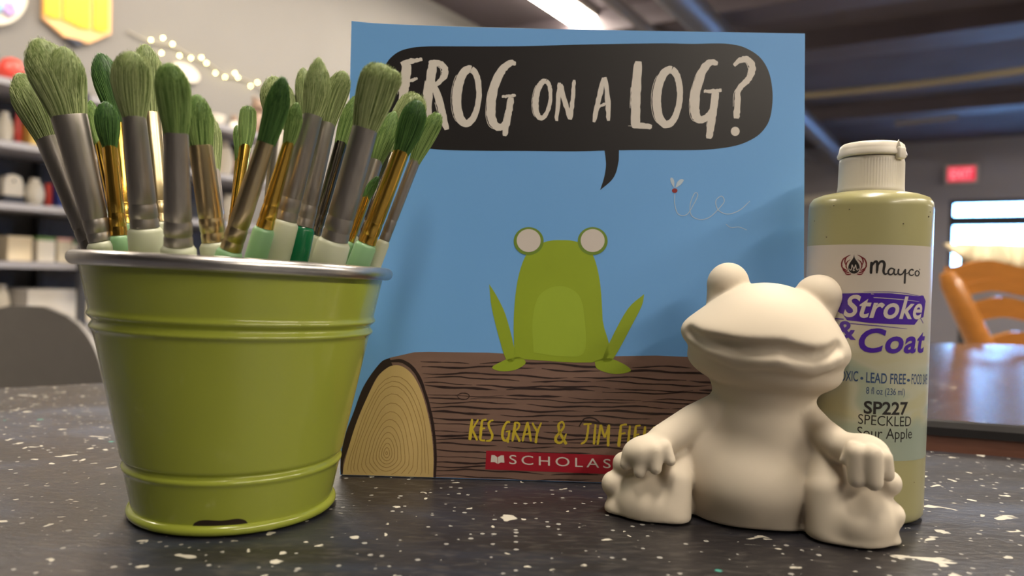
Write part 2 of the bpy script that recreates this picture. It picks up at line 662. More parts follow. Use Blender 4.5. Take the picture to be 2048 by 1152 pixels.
def on_left(px, py, off=0.0):
    return on_plane(px, py, room(0, off, 0), AC)


WU = Vector((0, 0, 1))
# pencil plaque
pp = thing('pencil_plaque', on_left(150, 40, 0.0), 'yellow wooden pencil plaque hanging on the grey wall', 'wall decor')


def plaque(pts, off, th, name, m, parent):
    poly = [on_left(x, y, off) for x, y in pts]
    return MB().prism(poly, NL * th).build(name, m, parent)


M_plaqueY = mat('plaque_yellow', (0.90, 0.48, 0.015), 0.45, var=0.06, scale=12)
M_plaqueW = mat('plaque_peach', (0.82, 0.46, 0.20), 0.6, var=0.08, scale=12)
wood = [(82, -70), (82, 38), (126, 76), (135, 77), (150, 81), (163, 85), (173, 88), (217, 69), (219, -66)]
plaque(wood, 0.004, 0.018, 'wood_backing', M_plaqueW, pp)
plaque([(86, -66), (87, 28), (104, 36), (119, 38), (119, -66)], 0.0225, 0.008, 'yellow_panel', M_plaqueY, pp)
plaque([(126, -66), (126, 40), (140, 46), (160, 56), (178, 58), (178, -65)], 0.0225, 0.008, 'yellow_panel', M_plaqueY, pp)
plaque([(186, -65), (186, 60), (200, 64), (215, 62), (216, -64)], 0.0225, 0.008, 'yellow_panel', M_plaqueY, pp)
plaque([(126, 76), (136, 77), (150, 80), (163, 85), (157, 92), (147, 92)], 0.005, 0.02, 'lead_tip', M_navy, pp)
# round flower plaque
rp = thing('round_plaque', on_left(-4, 0), 'round cream plaque with a purple flower, left of the pencil plaque', 'wall decor')
poly = [on_left(-8 + 58 * math.cos(t), -4 + 56 * math.sin(t), 0.004) for t in [2 * math.pi * k / 40 for k in range(40)]]
MB().prism(poly, NL * 0.02).build('disc', M_bisque, rp)
fm = MB()
for k in range(5):
    a = 2 * math.pi * k / 5 + .3
    c = on_left(18 + 8 * math.cos(a), 18 + 9 * math.sin(a), 0.027)
    fm.ball(c, 0.014, 10, (.7, 1, 1))
fm.build('purple_flower', mat('flower_purple', (0.50, 0.36, 0.68), 0.6), rp, smooth=180)
fm = MB()
for k in range(4):
    a = 2 * math.pi * k / 4
    fm.ball(on_left(-6 + 7 * math.cos(a), 14 + 8 * math.sin(a), 0.027), 0.014, 10, (.7, 1, 1))
fm.build('blue_flower', mat('flower_blue', (0.35, 0.62, 0.80), 0.6), rp, smooth=180)
# white wall ornament
sp = MB()
poly = [on_left(366 + 27 * math.cos(t) + 6 * math.sin(t), 146 + 19 * math.sin(t) + 6 * math.cos(t), 0.004) for t in [2 * math.pi * k / 28 for k in range(28)]]
sp.prism(poly, NL * 0.02)
tag(sp.build('wall_ornament', M_bisque), 'small white oval ornament on the wall under the string lights', 'wall decor')
# string lights
bulbs = [(302, 80), (326, 76), (345, 88), (323, 106), (359, 111), (382, 116), (403, 115), (413, 126), (431, 146), (450, 154), (470, 146), (476, 155),
         (501, 172), (515, 165)]
sl = thing('string_lights', on_left(410, 120, 0), 'string of warm fairy lights draped along the grey wall', 'string lights')
cord = [on_left(x, y, 0.012) for x, y in catmull([(255, 62), (302, 84), (345, 92), (382, 112), (415, 126), (450, 150), (478, 154), (515, 172), (560, 205)], 5)]
MB().tube(cord, 0.003, 6).build('cord', mat('cord_clear', (0.35, 0.32, 0.26), 0.5), sl, smooth=180)
M_bulb = glow('fairy_bulb', (1.0, 0.82, 0.28), 34.0)
for x, y in bulbs:
    c = on_left(x, y, 0.022)
    MB().ball(c, 0.0035, 12).build('bulb', M_bulb, sl, smooth=180)

# ------------------------------------------------------------------ rack of pottery along the left wall
RB0, RB1 = 0.03, 0.34            # from the wall


def rack_a(px):
    """room coordinate along the wall under an image column, at the shelf front"""
    v = ray(px, 540)
    p0 = room(0, RB1, 0)
    t = (p0 - EYE).dot(AC) / v.dot(AC)
    return (EYE + v * t - CORNER).dot(AL)


a_lo, a_hi = rack_a(-160), rack_a(560)
rk = thing('pottery_rack', room((a_lo + a_hi) / 2, RB0, 0), 'dark open shelving rack full of pottery along the grey wall', 'shelf')
SHELF_Z = [0.20, 0.42, 0.63, 0.842, 1.035, 1.236, 1.44]
MB().prism([room(a_lo, RB0 - .012, 0.05), room(a_hi, RB0 - .012, 0.05), room(a_hi, RB0 - .012, 1.44), room(a_lo, RB0 - .012, 1.44)], AC * 0.01).build(
    'back_panel', M_rackback, rk)
for z in SHELF_Z:
    MB().prism([room(a_lo, RB0, z - .022), room(a_hi, RB0, z - .022), room(a_hi, RB1, z - .022), room(a_lo, RB1, z - .022)], (0, 0, 0.022)).build(
        'shelf_board', M_shelf, rk)
a_mid = rack_a(160)
for a in (a_lo + .02, a_mid, a_hi - .02):
    for b in (RB0 + 0.02, RB1 + 0.012):
        MB().box(room(a, b, 0.72), (0.03, 0.022, 1.44), Matrix.Rotation(-RA, 3, 'Z')).build('upright', M_dark, rk)


def on_shelf(px, i, b=0.2):
    v = ray(px, 540)
    p0 = room(0, b, 0)
    t = (p0 - EYE).dot(AC) / v.dot(AC)
    p = EYE + v * t
    return Vector((p.x, p.y, SHELF_Z[i]))


RZ = Matrix.Rotation(math.pi / 2 - RA, 3, 'Z')
POT_GROUP = 'pottery on the wall rack'


def vase(px, i, h, r, m, label, b=0.2, prof=None, cat='pottery', name='vase'):
    p = on_shelf(px, i, b)
    prof = prof or [(0.55, 0), (0.62, .02), (0.95, .30), (1.0, .5), (0.75, .78), (0.45, .9), (0.52, 1.0), (0.45, 1.0), (.36, .9)]
    mb = MB().lathe([(q * r, z * h) for q, z in prof], p + Vector((0, 0, .0008)), 24)
    return tag(mb.build(name, m, smooth=50, origin=p), label, cat, POT_GROUP)


def house(px, i, w, h, label, b=0.2):
    p = on_shelf(px, i, b)
    t = thing('pottery_house', p, label, 'pottery', POT_GROUP)
    MB().box(p + Vector((0, 0, h * .15 + .001)), (w, w * .8, h * .3), RZ, 0.004).build('base', M_navy, t)
    mb = MB()
    X, Y = RZ @ Vector((1, 0, 0)), RZ @ Vector((0, 1, 0))
    c = p - Y * w * .38 + Vector((0, 0, h * .3 + .0012))
    mb.prism([c - X * w / 2, c + X * w / 2, c + X * w / 2 + WU * h * .4, c + X * w * .36 + WU * h * .62, c + WU * h * .7, c - X * w * .36 + WU * h * .62, c - X * w / 2 + WU * h * .4], Y * w * .76)
    mb.build('walls', M_bisque, t)
    MB().ball(c + WU * h * .48 - Y * .002, w * .07, 12, (1, .4, 1)).build('round_window', M_navy, t, smooth=180)


def carton(px0, px1, i, dep, h, m, label, b=0.2, lid=None, name='carton'):
    p, p1 = on_shelf(px0, i, b), on_shelf(px1, i, b)
    w = (p1 - p).length - .004
    p = (p + p1) / 2
    o = thing(name, p, label, 'box', 'boxes on the wall rack')
    MB().box(p + Vector((0, 0, h / 2 + .0008)), (w, dep, h), RZ, 0.004).build('box_body', m, o)
    MB().box(p + Vector((0, 0, h * .93 + .002)), (w + .002, dep + .004, h * .14), RZ, 0.002).build('lid', lid or m, o)
    return o


def figurine(px, i, h, m, m2, label, b=0.2):
    p = on_shelf(px, i, b)
    t = thing('figurine', p, label, 'pottery', POT_GROUP)
    MB().lathe([(h * .22, 0), (h * .27, h * .1), (h * .25, h * .35), (h * .15, h * .55), (h * .09, h * .62)], p + Vector((0, 0, .0008)), 20).build('body', m, t, smooth=60)
    MB().ball(p + WU * h * .74, h * .17, 16).build('head', m2, t, smooth=180)
    for s in (-1, 1):
        MB().ball(p + WU * h * .9 + RZ @ Vector((s * h * .12, 0, 0)), h * .06, 10).build('ear', m2, t, smooth=180)


# top shelf
vase(16, 6, 0.10, 0.043, M_red, 'glossy red round ornament on the top shelf at the far left', prof=[(.3, 0), (.75, .08), (1, .42), (.92, .7), (.6, .93), (.15, 1.0)], name='round_ornament')
figurine(510, 6, 0.20, M_brown, M_brown, 'brown figurine on the top shelf under the last fairy lights')
figurine(462, 6, 0.09, M_bisque, M_brown, 'small figurine on the top shelf, left of the tall brown one')
vase(420, 6, 0.06, 0.05, M_bisque, 'low cream bowl on the top shelf left of the small figurine', prof=[(.4, 0), (.5, .06), (.9, .6), (1, 1), (.93, 1), (.8, .6)], name='bowl')
# second shelf down
vase(5, 5, 0.115, 0.026, M_bisque, 'cream jar on the second shelf at the far left')
vase(31, 5, 0.12, 0.0135, M_red, 'narrow red jar on the second shelf beside the cream jar')
carton(41, 84, 5, 0.10, 0.085, M_yellow, 'yellow box on the second shelf under the leftmost brushes')
vase(108, 5, 0.11, 0.034, M_pink, 'pink jar on the second shelf behind the ferrules')
carton(395, 424, 5, 0.10, 0.12, M_bisque2, 'cream carton on the second shelf left of the tall cream vase')
vase(443, 5, 0.16, 0.042, M_bisque, 'tall cream vase on the second shelf between the brushes')
vase(481, 5, 0.15, 0.045, M_pink, 'pinkish vase on the second shelf right of the tall cream vase')
# third shelf down
house(18, 4, 0.062, 0.105, 'white pottery house with a dark base on the third shelf')
vase(66, 4, 0.10, 0.032, M_bisque, 'white jar on the third shelf right of the pottery house')
vase(94.5, 4, 0.088, 0.0125, M_red, 'narrow red cup on the third shelf right of the white jar', prof=[(.7, 0), (.9, .05), (1, .5), (.95, 1), (.85, 1), (.85, .3)], name='cup')
carton(103, 125, 4, 0.08, 0.09, M_blue, 'blue box on the third shelf right of the red cup')
vase(138, 4, 0.075, 0.018, M_orange, 'orange ball ornament on the third shelf right of the blue box', prof=[(.3, 0), (.8, .12), (1, .5), (.8, .88), (.2, 1)], name='round_ornament')
vase(455, 4, 0.13, 0.045, M_bisque, 'cream jar on the third shelf seen between the brushes')
# fourth shelf down
carton(-12, 39, 3, 0.18, 0.083, M_bisque2, 'tan cream box on the fourth shelf at the far left')
carton(50, 88, 3, 0.16, 0.086, M_bisque, 'white box with a green lid on the fourth shelf, right of the tan one', lid=M_green)
carton(91, 121, 3, 0.16, 0.086, M_card, 'cream box with a pink lid on the fourth shelf', lid=M_pink)
carton(125, 158, 3, 0.14, 0.078, M_bisque, 'white box with a green lid on the fourth shelf beside the pail rim', lid=M_green)
# lower shelves
vase(4, 2, 0.13, 0.026, M_bisque, 'cream vase behind the grey chair at the far left')
carton(26, 133, 2, 0.20, 0.115, M_paper, 'large white box on the shelf behind the grey chair')
carton(138, 162, 2, 0.18, 0.07, M_card, 'cream box right of the large white box behind the grey chair')
carton(171, 206, 2, 0.18, 0.065, M_card, 'cream box on the third lowest shelf just left of the pail')
carton(170, 212, 1, 0.18, 0.10, M_bisque2, 'tan box on the second lowest shelf beside the pail')
carton(105, 160, 1, 0.18, 0.10, M_card, 'cream box on the second lowest shelf behind the grey chair')
carton(172, 214, 0, 0.18, 0.12, M_card, 'cream box on the lowest shelf beside the pail')

# ------------------------------------------------------------------ tables
def tabletop(poly, z_top, th, name_t, label, mtop, mside, legs, apron=None):
    c = sum((Vector(p) for p in poly), Vector((0, 0))) / len(poly)
    t = thing(name_t, (c.x, c.y, 0), label, 'table')
    n = len(poly)
    mb = MB()
    bev = 0.004
    top = [Vector((p[0], p[1], z_top)) for p in poly]
    inset = [q + (Vector((c.x, c.y, z_top)) - q).normalized() * bev for q in top]
    low = [q + Vector((0, 0, -bev)) for q in top]
    bot = [q + Vector((0, 0, -th)) for q in top]
    vs = inset + low + bot
    fs = [tuple(range(n))] + [(i, (i + 1) % n, n + (i + 1) % n, n + i) for i in range(n)] + \
         [(n + i, n + (i + 1) % n, 2 * n + (i + 1) % n, 2 * n + i) for i in range(n)] + [tuple(range(2 * n, 3 * n))[::-1]]
    mb.add(vs, fs)
    mb.m = [0] + [1] * (2 * n + 1)
    mb.build('table_top', [mtop, mside], t)
    if apron:
        mb = MB()
        ins, zt, zb = apron
        q = [Vector((p[0], p[1], zt)) + (Vector((c.x, c.y, zt)) - Vector((p[0], p[1], zt))).normalized() * ins for p in poly]
        mb.prism(q, (0, 0, zb - zt))
        mb.build('apron', M_apron, t)
    for x, y in legs:
        zt = z_top - th if not apron else apron[2]
        MB().tube([(x, y, 0), (x, y, zt - .0005)], 0.03, 16).build('leg', M_dark, t, smooth=60)
    return t


T1 = [(-.305, .562), (-1.0, .085), (-1.0, -.6), (.9, -.6), (.9, .2135)]
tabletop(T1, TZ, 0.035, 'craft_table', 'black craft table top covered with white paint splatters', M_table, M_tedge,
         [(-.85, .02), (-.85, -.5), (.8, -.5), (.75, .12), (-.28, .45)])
T2 = [(.02, .4688), (.905, .2131), (1.35, .60), (1.35, .985), (.10, .97)]
tabletop(T2, TZ + 0.0165, 0.0085, 'glossy_table', 'glossy dark table reflecting blue window light, behind the bottle', M_table2, M_tedge,
         [(.14, .55), (.9, .35), (1.25, .85), (.2, .9)], (0.003, TZ + .0078, TZ - 0.06))

# ------------------------------------------------------------------ grey plastic chair (left)
def grey_chair():
    c = at(30, 700, 1.42)
    gc = thing('plastic_chair', (c.x, c.y, 0), 'grey moulded plastic chair with a rounded back, behind the table on the left', 'chair')
    m = mat('plastic_grey', (0.125, 0.115, 0.105), 0.38, var=0.05)
    rot = Matrix.Rotation(R(-6), 3, 'Z')
    ztop = at(28, 613, 1.42).z
    W, Hb, zs = 0.255, ztop - 0.44, 0.44
    nu, nv = 26, 20
    vs = []
    for side in (0, 1):
        for j in range(nv + 1):
            h = j / nv
            for i in range(nu + 1):
                u = -1 + 2 * i / nu
                w = W * (0.98 if h < .3 else max(0.02, (1 - ((h - .3) / .7) ** 2.0)) ** 0.5 * .98)
                x = u * w
                y = 0.10 * (u * w / W) ** 2 * -1 + 0.03 * h + side * 0.014
                vs.append(Vector((c.x, c.y, 0)) + rot @ Vector((x, y, 0)) + Vector((0, 0, zs + h * Hb)))
    fs = []
    n = (nu + 1) * (nv + 1)
    for j in range(nv):
        for i in range(nu):
            a = j * (nu + 1) + i
            fs.append((a, a + 1, a + nu + 2, a + nu + 1))
            fs.append((n + a, n + a + nu + 1, n + a + nu + 2, n + a + 1))
    for j in range(nv):
        for i in (0, nu):
            a = j * (nu + 1) + i
            fs.append((a, a + nu + 1, n + a + nu + 1, n + a))
    for i in range(nu):
        for j in (0, nv):
            a = j * (nu + 1) + i
            fs.append((a, n + a, n + a + 1, a + 1))
    MB().add(vs, fs).build('backrest', m, gc, smooth=50)
    b = Vector((c.x, c.y, 0))
    MB().box(b + rot @ Vector((0, -.20, .43)), (.42, .42, .02), rot, 0.009).build('seat', m, gc, smooth=40)
    for x in (-.17, .17):
        for y in (-.36, -.04):
            MB().tube([b + rot @ Vector((x * 1.1, y, 0)), b + rot @ Vector((x, y, .419))], 0.012, 10).build('leg', M_dark, gc, smooth=60)


grey_chair()

# ------------------------------------------------------------------ wooden ladder-back chair (right)
def ladder_chair():
    m = mat('chair_oak', (0.36, 0.14, 0.024), 0.3, var=0.25, scale=14, stretch=(1, 1, 6), coat=0.3)
    D = 1.28
    pA = at(1903, 545, D)
    pB = at(1966, 700, D)
    base = Vector((pB.x, pB.y, 0))
    ch = thing('ladderback_chair', (base.x + .2, base.y, 0), 'orange oak ladder-back chair with scalloped rails behind the glossy table', 'chair')
    lean = (pA - pB) / (pA.z - pB.z)
    ax = Vector((math.cos(R(-8)), math.sin(R(-8)), 0))     # along the rails
    fr = Vector((ax.y, -ax.x, 0))                           # toward the seat (viewer side)
    W = 0.40
    zt = pA.z
    lean_y = Vector((0, 0.10, 0))
    k = Vector((lean.x * .55, 0.12, 1))

    def post(o, s):
        foot = pB + (ax * W if s else Vector((0, 0, 0)))
        foot = Vector((foot.x, foot.y, pB.z))
        kk = Vector((lean.x if not s else lean.x * .2 - .0, 0.12, 1))
        pts = [foot + kk * (z - pB.z) for z in (0.46, 0.6, 0.7, 0.8, zt - .02, zt)]
        low = Vector((pts[0].x, pts[0].y, 0.0))
        return [low, pts[0]] + pts[1:], pts

    l0, lp = post(None, 0)
    r0, rp = post(None, 1)
    for pts in (l0, r0):
        MB().tube(pts, [0.017, 0.021, 0.021, 0.021, 0.020, 0.018, 0.011], 14).build('back_post', m, ch, smooth=60)

    def at_z(P, z):
        for a, b in zip(P[:-1], P[1:]):
            if a.z <= z <= b.z:
                return a.lerp(b, (z - a.z) / (b.z - a.z))
        return P[-1]

    for z, hh in ((at(1950, 549, D).z, .036), (at(1980, 578, D).z, .020), (at(1985, 622, D).z, .034), (at(1990, 692, D).z, .036)):
        a, b = at_z(l0, z), at_z(r0, z)
        top, bot = [], []
        n = 40
        for i in range(n + 1):
            t = i / n
            p = a.lerp(b, t) + Vector((0, .03 * math.sin(math.pi * t), 0))
            sc = 0.006 * math.cos(2 * math.pi * (t * 3.2)) * -1 + .004 * math.sin(math.pi * t)
            top.append(p + Vector((0, 0, hh / 2 + sc)))
            bot.append(p + Vector((0, 0, -hh / 2 + sc * .8)))
        vs = [q - Vector((0, .009, 0)) for q in top + bot] + [q + Vector((0, .009, 0)) for q in top + bot]
        n1 = n + 1
        fs = []
        for i in range(n):
            fs += [(i, i + 1, n1 + i + 1, n1 + i), (2 * n1 + i, 3 * n1 + i, 3 * n1 + i + 1, 2 * n1 + i + 1),
                   (i, 2 * n1 + i, 2 * n1 + i + 1, i + 1), (n1 + i, n1 + i + 1, 3 * n1 + i + 1, 3 * n1 + i)]
        fs += [(0, n1, 3 * n1, 2 * n1), (n, 2 * n1 + n, 3 * n1 + n, n1 + n)]
        MB().add(vs, fs).build('rail', m, ch, smooth=40)
    s = (lp[0] + rp[0]) / 2
    rot = Matrix.Rotation(R(-8), 3, 'Z')
    MB().box(Vector((s.x, s.y, .45)) + fr * .19, (.44, .42, .03), rot, 0.01).build('seat', m, ch, smooth=40)
    for x in (-.19, .19):
        q = Vector((s.x, s.y, 0)) + fr * .36 + ax * x
        MB().tube([q, q + Vector((0, 0, .2)), q + Vector((0, 0, .434))], [.013, .02, .018], 14).build('front_leg', m, ch, smooth=60)


ladder_chair()

# cream scalloped cloth hanging over a second chair behind it
def cloth():
    D = 1.75
    top = catmull([(1893, 486), (1930, 489), (1965, 488), (2000, 487), (2050, 489), (2110, 487), (2160, 492)], 8)
    bot = catmull([(1888, 489), (1908, 506), (1938, 524), (1972, 528), (2010, 530), (2035, 541), (2060, 536), (2100, 545), (2160, 530)], 6)
    n = 60
    vs, fs = [], []
    m = 8
    for j in range(m + 1):
        for i in range(n + 1):
            tt = i / n
            a = top[min(len(top) - 1, int(tt * (len(top) - 1)))]
            b = bot[min(len(bot) - 1, int(tt * (len(bot) - 1)))]
            w = j / m
            x, y = a[0] + (b[0] - a[0]) * w, a[1] + (b[1] - a[1]) * w
            p = at(x, y, D - 0.05 * math.sin(w * math.pi * .6) + 0.012 * math.sin(tt * 26))
            vs.append(p)
    nn = len(vs)
    vs += [p + Vector((0, .006, 0)) for p in vs[:nn]]
    for j in range(m):
        for i in range(n):
            a = j * (n + 1) + i
            fs += [(a, a + 1, a + n + 2, a + n + 1), (nn + a, nn + a + n + 1, nn + a + n + 2, nn + a + 1)]
    for i in range(n):
        for j in (0, m):
            a = j * (n + 1) + i
            fs.append((a, a + 1, nn + a + 1, nn + a))
    o = MB().add(vs, fs).build('draped_cloth', mat('cloth_cream', (0.50, 0.42, 0.28), 0.9, var=0.12, scale=60), smooth=180)
    tag(o, 'cream cloth with a scalloped hem hanging below the window behind the oak chair', 'cloth')
    c = at(2040, 520, D + .06)
    rk = thing('coat_rail', (c.x, c.y, 0), 'dark rail carrying the cream cloth behind the oak chair', 'rail')
    y0 = D + .05
    a, b = at(1915, 492, y0), at(2300, 496, y0)
    b.z = a.z
    MB().tube([a, b], .008, 10).build('bar', M_dark, rk, smooth=60)
    for p in (a.lerp(b, .04), a.lerp(b, .96)):
        MB().tube([(p.x, p.y, 0), (p.x, p.y, a.z)], .01, 10).build('stand', M_dark, rk, smooth=60)


cloth()

# ------------------------------------------------------------------ picture book
M_cover = mat('cover_blue', (0.15, 0.375, 0.76), 0.45, var=0.05, scale=25, spec=0.35, col2=(0.17, 0.40, 0.79))
M_black = mat('print_black', (0.010, 0.008, 0.009), 0.38, var=0.1)
M_cream = mat('print_cream', (0.66, 0.61, 0.56), 0.45, var=0.03, scale=300)
M_pages = mat('page_edges', (0.72, 0.68, 0.60), 0.85, var=0.05, scale=400, stretch=(1, 20, 1))
M_lime = mat('print_lime', (0.27, 0.36, 0.022), 0.4, var=0.06, scale=60)
M_limed = mat('print_lime_dark', (0.15, 0.24, 0.03), 0.4, var=0.06, scale=60)
M_eye = mat('print_pale_disc', (0.62, 0.56, 0.52), 0.4, var=0.02)
M_bark = mat('print_bark', (0.14, 0.080, 0.062), 0.5, scale=70, stretch=(0.35, 1, 2.6), col2=(0.25, 0.15, 0.115))
M_grain = mat('print_bark_dark', (0.022, 0.010, 0.009), 0.45, var=0.1)
M_heart = mat('print_log_end', (0.50, 0.35, 0.13), 0.45, scale=60, col2=(0.60, 0.44, 0.19))
M_ring = mat('print_ring_brown', (0.27, 0.16, 0.05), 0.45, var=0.1)
M_yell = mat('print_yellow', (0.56, 0.43, 0.03), 0.45, var=0.06)
M_banner = mat('print_crimson', (0.34, 0.008, 0.022), 0.4, var=0.05)
M_fly = mat('print_fly_red', (0.25, 0.02, 0.02), 0.4)
M_trail = mat('print_trail_white', (0.45, 0.55, 0.66), 0.5)

BL, BR = on_table(680, 949.5, .0004), on_table(1606, 978, .0004)
LEANY = 0.010
TL, TR = at(703, 42, BL.y + LEANY), at(1610, 67, BR.y + LEANY)
BN = ((BR - BL).cross(TL - BL)).normalized()
if BN.y > 0:
    BN = -BN


def homography(src):
    dst = [(0, 0), (1, 0), (1, 1), (0, 1)]
    A, b = [], []
    for (x, y), (u, v) in zip(src, dst):
        A.append([x, y, 1, 0, 0, 0, -u * x, -u * y]); b.append(u)
        A.append([0, 0, 0, x, y, 1, -v * x, -v * y]); b.append(v)
    return np.linalg.solve(np.array(A, float), np.array(b, float))


HG = homography([(680, 949.5), (1606, 978), (1610, 67), (703, 42)])


def cover_uv(px, py):
    a, b, c, d, e, f, g, h = HG
    w = g * px + h * py + 1
    return (a * px + b * py + c) / w, (d * px + e * py + f) / w


def cover_pt(u, v, off=0.0):
    p = BL * ((1 - u) * (1 - v)) + BR * (u * (1 - v)) + TR * (u * v) + TL * ((1 - u) * v)
    uu = max(0.0, min(1.0, u))
    p = p + Vector((0, 0, -0.0012 * math.sin(math.pi * uu ** 0.55) * max(v, 0) ** 5))
    return p + BN * off


def art(px, py, layer=1):
    u, v = cover_uv(px, py)
    return cover_pt(min(max(u, 0.0005), .9995), min(max(v, 0.0006), .9994), layer * 0.00003)


bk = thing('picture_book', (BL + BR) / 2, 'blue picture book with a black speech bubble title standing behind the frog figurine', 'book')
THK = 0.0032


def sheet(name, off, m, parent, th=0.0004):
    mb = MB()
    n = 24
    vs, fs = [], []
    for o in (off, off - th):
        for j in range(n + 1):
            for i in range(n + 1):
                vs.append(cover_pt(i / n, j / n, o))
    k = (n + 1) ** 2
    for j in range(n):
        for i in range(n):
            a = j * (n + 1) + i
            fs += [(a, a + 1, a + n + 2, a + n + 1), (k + a, k + a + n + 1, k + a + n + 2, k + a + 1)]
    for i in range(n):
        for a, b in ((i, i + 1), (n * (n + 1) + i, n * (n + 1) + i + 1), (i * (n + 1), (i + 1) * (n + 1)), (i * (n + 1) + n, (i + 1) * (n + 1) + n)):
            fs.append((a, b, k + b, k + a))
    return mb.add(vs, fs).build(name, m, parent, smooth=30)


cover = sheet('front_cover', 0.0, M_cover, bk)
sheet('back_cover', -THK, M_cover, bk)
mb = MB()
q0, q1, q2, q3 = [cover_pt(u, v, -0.0006) for u, v in ((.002, .002), (.997, .002), (.997, .996), (.002, .996))]
mb.prism([q0, q1, q2, q3], BN * -(THK - .0009))
mb.build('page_block', M_pages, bk)


class Art(MB):
    def poly(self, pts, layer, mi=0, smooth=0):
        if smooth:
            pts = catmull(list(pts) + [pts[0]], smooth)[:-1]
        return self.add([art(x, y, layer) for x, y in pts], [tuple(range(len(pts)))], mi)

    def stroke(self, pts, w, layer, mi=0, taper=1.0, rough=0.0, seed=0, sub=6, fn=None):
        rnd = random.Random(seed)
        self.count = getattr(self, 'count', 0) + 1
        layer = layer + 0.012 * (self.count % 60)
        fn = fn(layer) if fn else (lambda x, y: art(x, y, layer))
        P = catmull(pts, sub) if sub else pts
        n = len(P)
        ws = w if hasattr(w, '__len__') else [w, w]
        L, Rr = [], []
        for i, (x, y) in enumerate(P):
            a, b = P[max(i - 1, 0)], P[min(i + 1, n - 1)]
            dx, dy = b[0] - a[0], b[1] - a[1]
            l = math.hypot(dx, dy) or 1
            t = i / (n - 1)
            k = t * (len(ws) - 1)
            j = min(int(k), len(ws) - 2)
            ww = ws[j] + (ws[j + 1] - ws[j]) * (k - j)
            ww *= 0.5
            e = min(t, 1 - t) * (n - 1)
            if taper and e < 1:
                ww *= 0.72 if taper == 1.0 else taper
            ja, jb = rnd.uniform(-rough, rough), rnd.uniform(-rough, rough)
            L.append((x - dy / l * (ww + ja), y + dx / l * (ww + ja)))
            Rr.append((x + dy / l * (ww + jb), y - dx / l * (ww + jb)))
        pts2 = L + Rr
        fs = [(i, i + 1, n + i + 1, n + i) for i in range(n - 1)]
        return self.add([fn(x, y) for x, y in pts2], fs, mi)

    def disc(self, c, rx, ry, layer, mi=0, n=36):
        return self.poly([(c[0] + rx * math.cos(2 * math.pi * k / n), c[1] + ry * math.sin(2 * math.pi * k / n)) for k in range(n)], layer, mi)


cA = lambda pts: [(680 + .46875 * x, 20 + .46875 * y) for x, y in pts]
cB = lambda pts: [(680 + .3711 * x, 700 + .3711 * y) for x, y in pts]

bubble = cA([(300, 155), (370, 147), (500, 146), (650, 146), (800, 145), (1000, 140), (1250, 137), (1400, 137), (1500, 140), (1600, 139), (1660, 142), (1725, 157), (1790, 198), (1828, 258),
             (1844, 330), (1845, 400), (1832, 470), (1800, 520), (1755, 553), (1690, 578), (1600, 592), (1500, 597), (1300, 596), (1192, 597), (1191, 640), (1180, 690), (1158, 728), (1111, 768),
             (1128, 715), (1136, 665), (1134, 625), (1130, 598), (1000, 601), (800, 599), (600, 598), (430, 594), (330, 578), (255, 540), (205, 470), (178, 380), (176, 290), (200, 220), (245, 175)])
kt = next(i for i, q in enumerate(bubble) if abs(q[0] - (680 + .46875 * 1192)) < .1)
ke = next(i for i, q in enumerate(bubble) if abs(q[0] - (680 + .46875 * 1130)) < .1)
bubble = catmull(bubble[ke:] + bubble[:kt + 1], 4) + catmull(bubble[kt + 1:kt + 5], 4) + catmull(bubble[kt + 4:ke], 4)[1:]
Art().poly(bubble, 1).build('speech_bubble', M_black, cover)

T = Art()


def S(pts, w, seed, rough=0.9, layer=2):
    ww = [x * .46875 for x in w] if hasattr(w, '__len__') else w * .46875
    T.stroke(cA(pts), ww, layer, rough=rough, seed=seed)
    # dry bristle marks beside the stroke
    if hasattr(w, '__len__') and max(w) > 26:
        off = max(w) * .5 + 3
        T.stroke(cA([(x - off, y + 6) for x, y in pts[1:-1]] if len(pts) > 3 else [(x - off, y + 4) for x, y in pts]), 1.1, layer, rough=.4, seed=seed + 50)


def ell(cx, cy, rx, ry, wl, wr, seed, tilt=0.05):
    pts, ws = [], []
    n = 30
    for k in range(n + 1):
        t = 2 * math.pi * k / n - math.pi * .45
        x, y = rx * math.cos(t), ry * math.sin(t)
        pts.append((cx + x - y * tilt, cy + y))
        ws.append(wr + (wl - wr) * (0.5 - 0.5 * math.cos(t)) * .999)
    T.stroke(cA(pts), [q * .46875 for q in ws], 2, rough=.6, seed=seed, sub=2, taper=0)
    T.stroke(cA([(x - wl * .62, y) for x, y in pts[int(n * .55):int(n * .9)]]), 1.0, 2, rough=.3, seed=seed + 7)


S([(288, 225), (278, 300), (272, 350), (268, 430)], [40, 44, 40, 38], 1)
S([(262, 228), (300, 213), (330, 208), (352, 202)], [26, 24, 18, 14], 2)
S([(285, 303), (312, 293), (332, 285)], [14, 14, 10], 3)
S([(398, 218), (388, 290), (378, 350), (372, 480)], [38, 40, 40, 34], 4)
S([(380, 222), (415, 218), (446, 238), (446, 275), (420, 305), (392, 326)], [22, 26, 28, 26, 22, 16], 5)
S([(402, 318), (425, 385), (442, 450), (456, 508)], [28, 32, 28, 24], 6)
ell(547, 363, 47, 118, 40, 24, 7, .06)
S([(752, 220), (722, 222), (684, 262), (655, 340), (645, 420), (654, 475), (680, 498), (708, 478), (722, 430)], [18, 30, 36, 38, 38, 36, 30, 26, 16], 8)
S([(692, 366), (722, 362), (752, 360)], [12, 14, 12], 9)
S([(732, 368), (722, 430), (712, 485), (704, 535)], [28, 28, 26, 22], 10)
ell(868, 378, 31, 80, 26, 16, 11, .10)
S([(938, 305), (932, 380), (925, 470)], [16, 20, 16], 12)
S([(942, 312), (962, 390), (984, 462)], [20, 22, 18], 13)
S([(1000, 293), (994, 380), (984, 465)], [14, 18, 18], 14)
S([(1128, 285), (1105, 380), (1085, 476)], [18, 22, 18], 15)
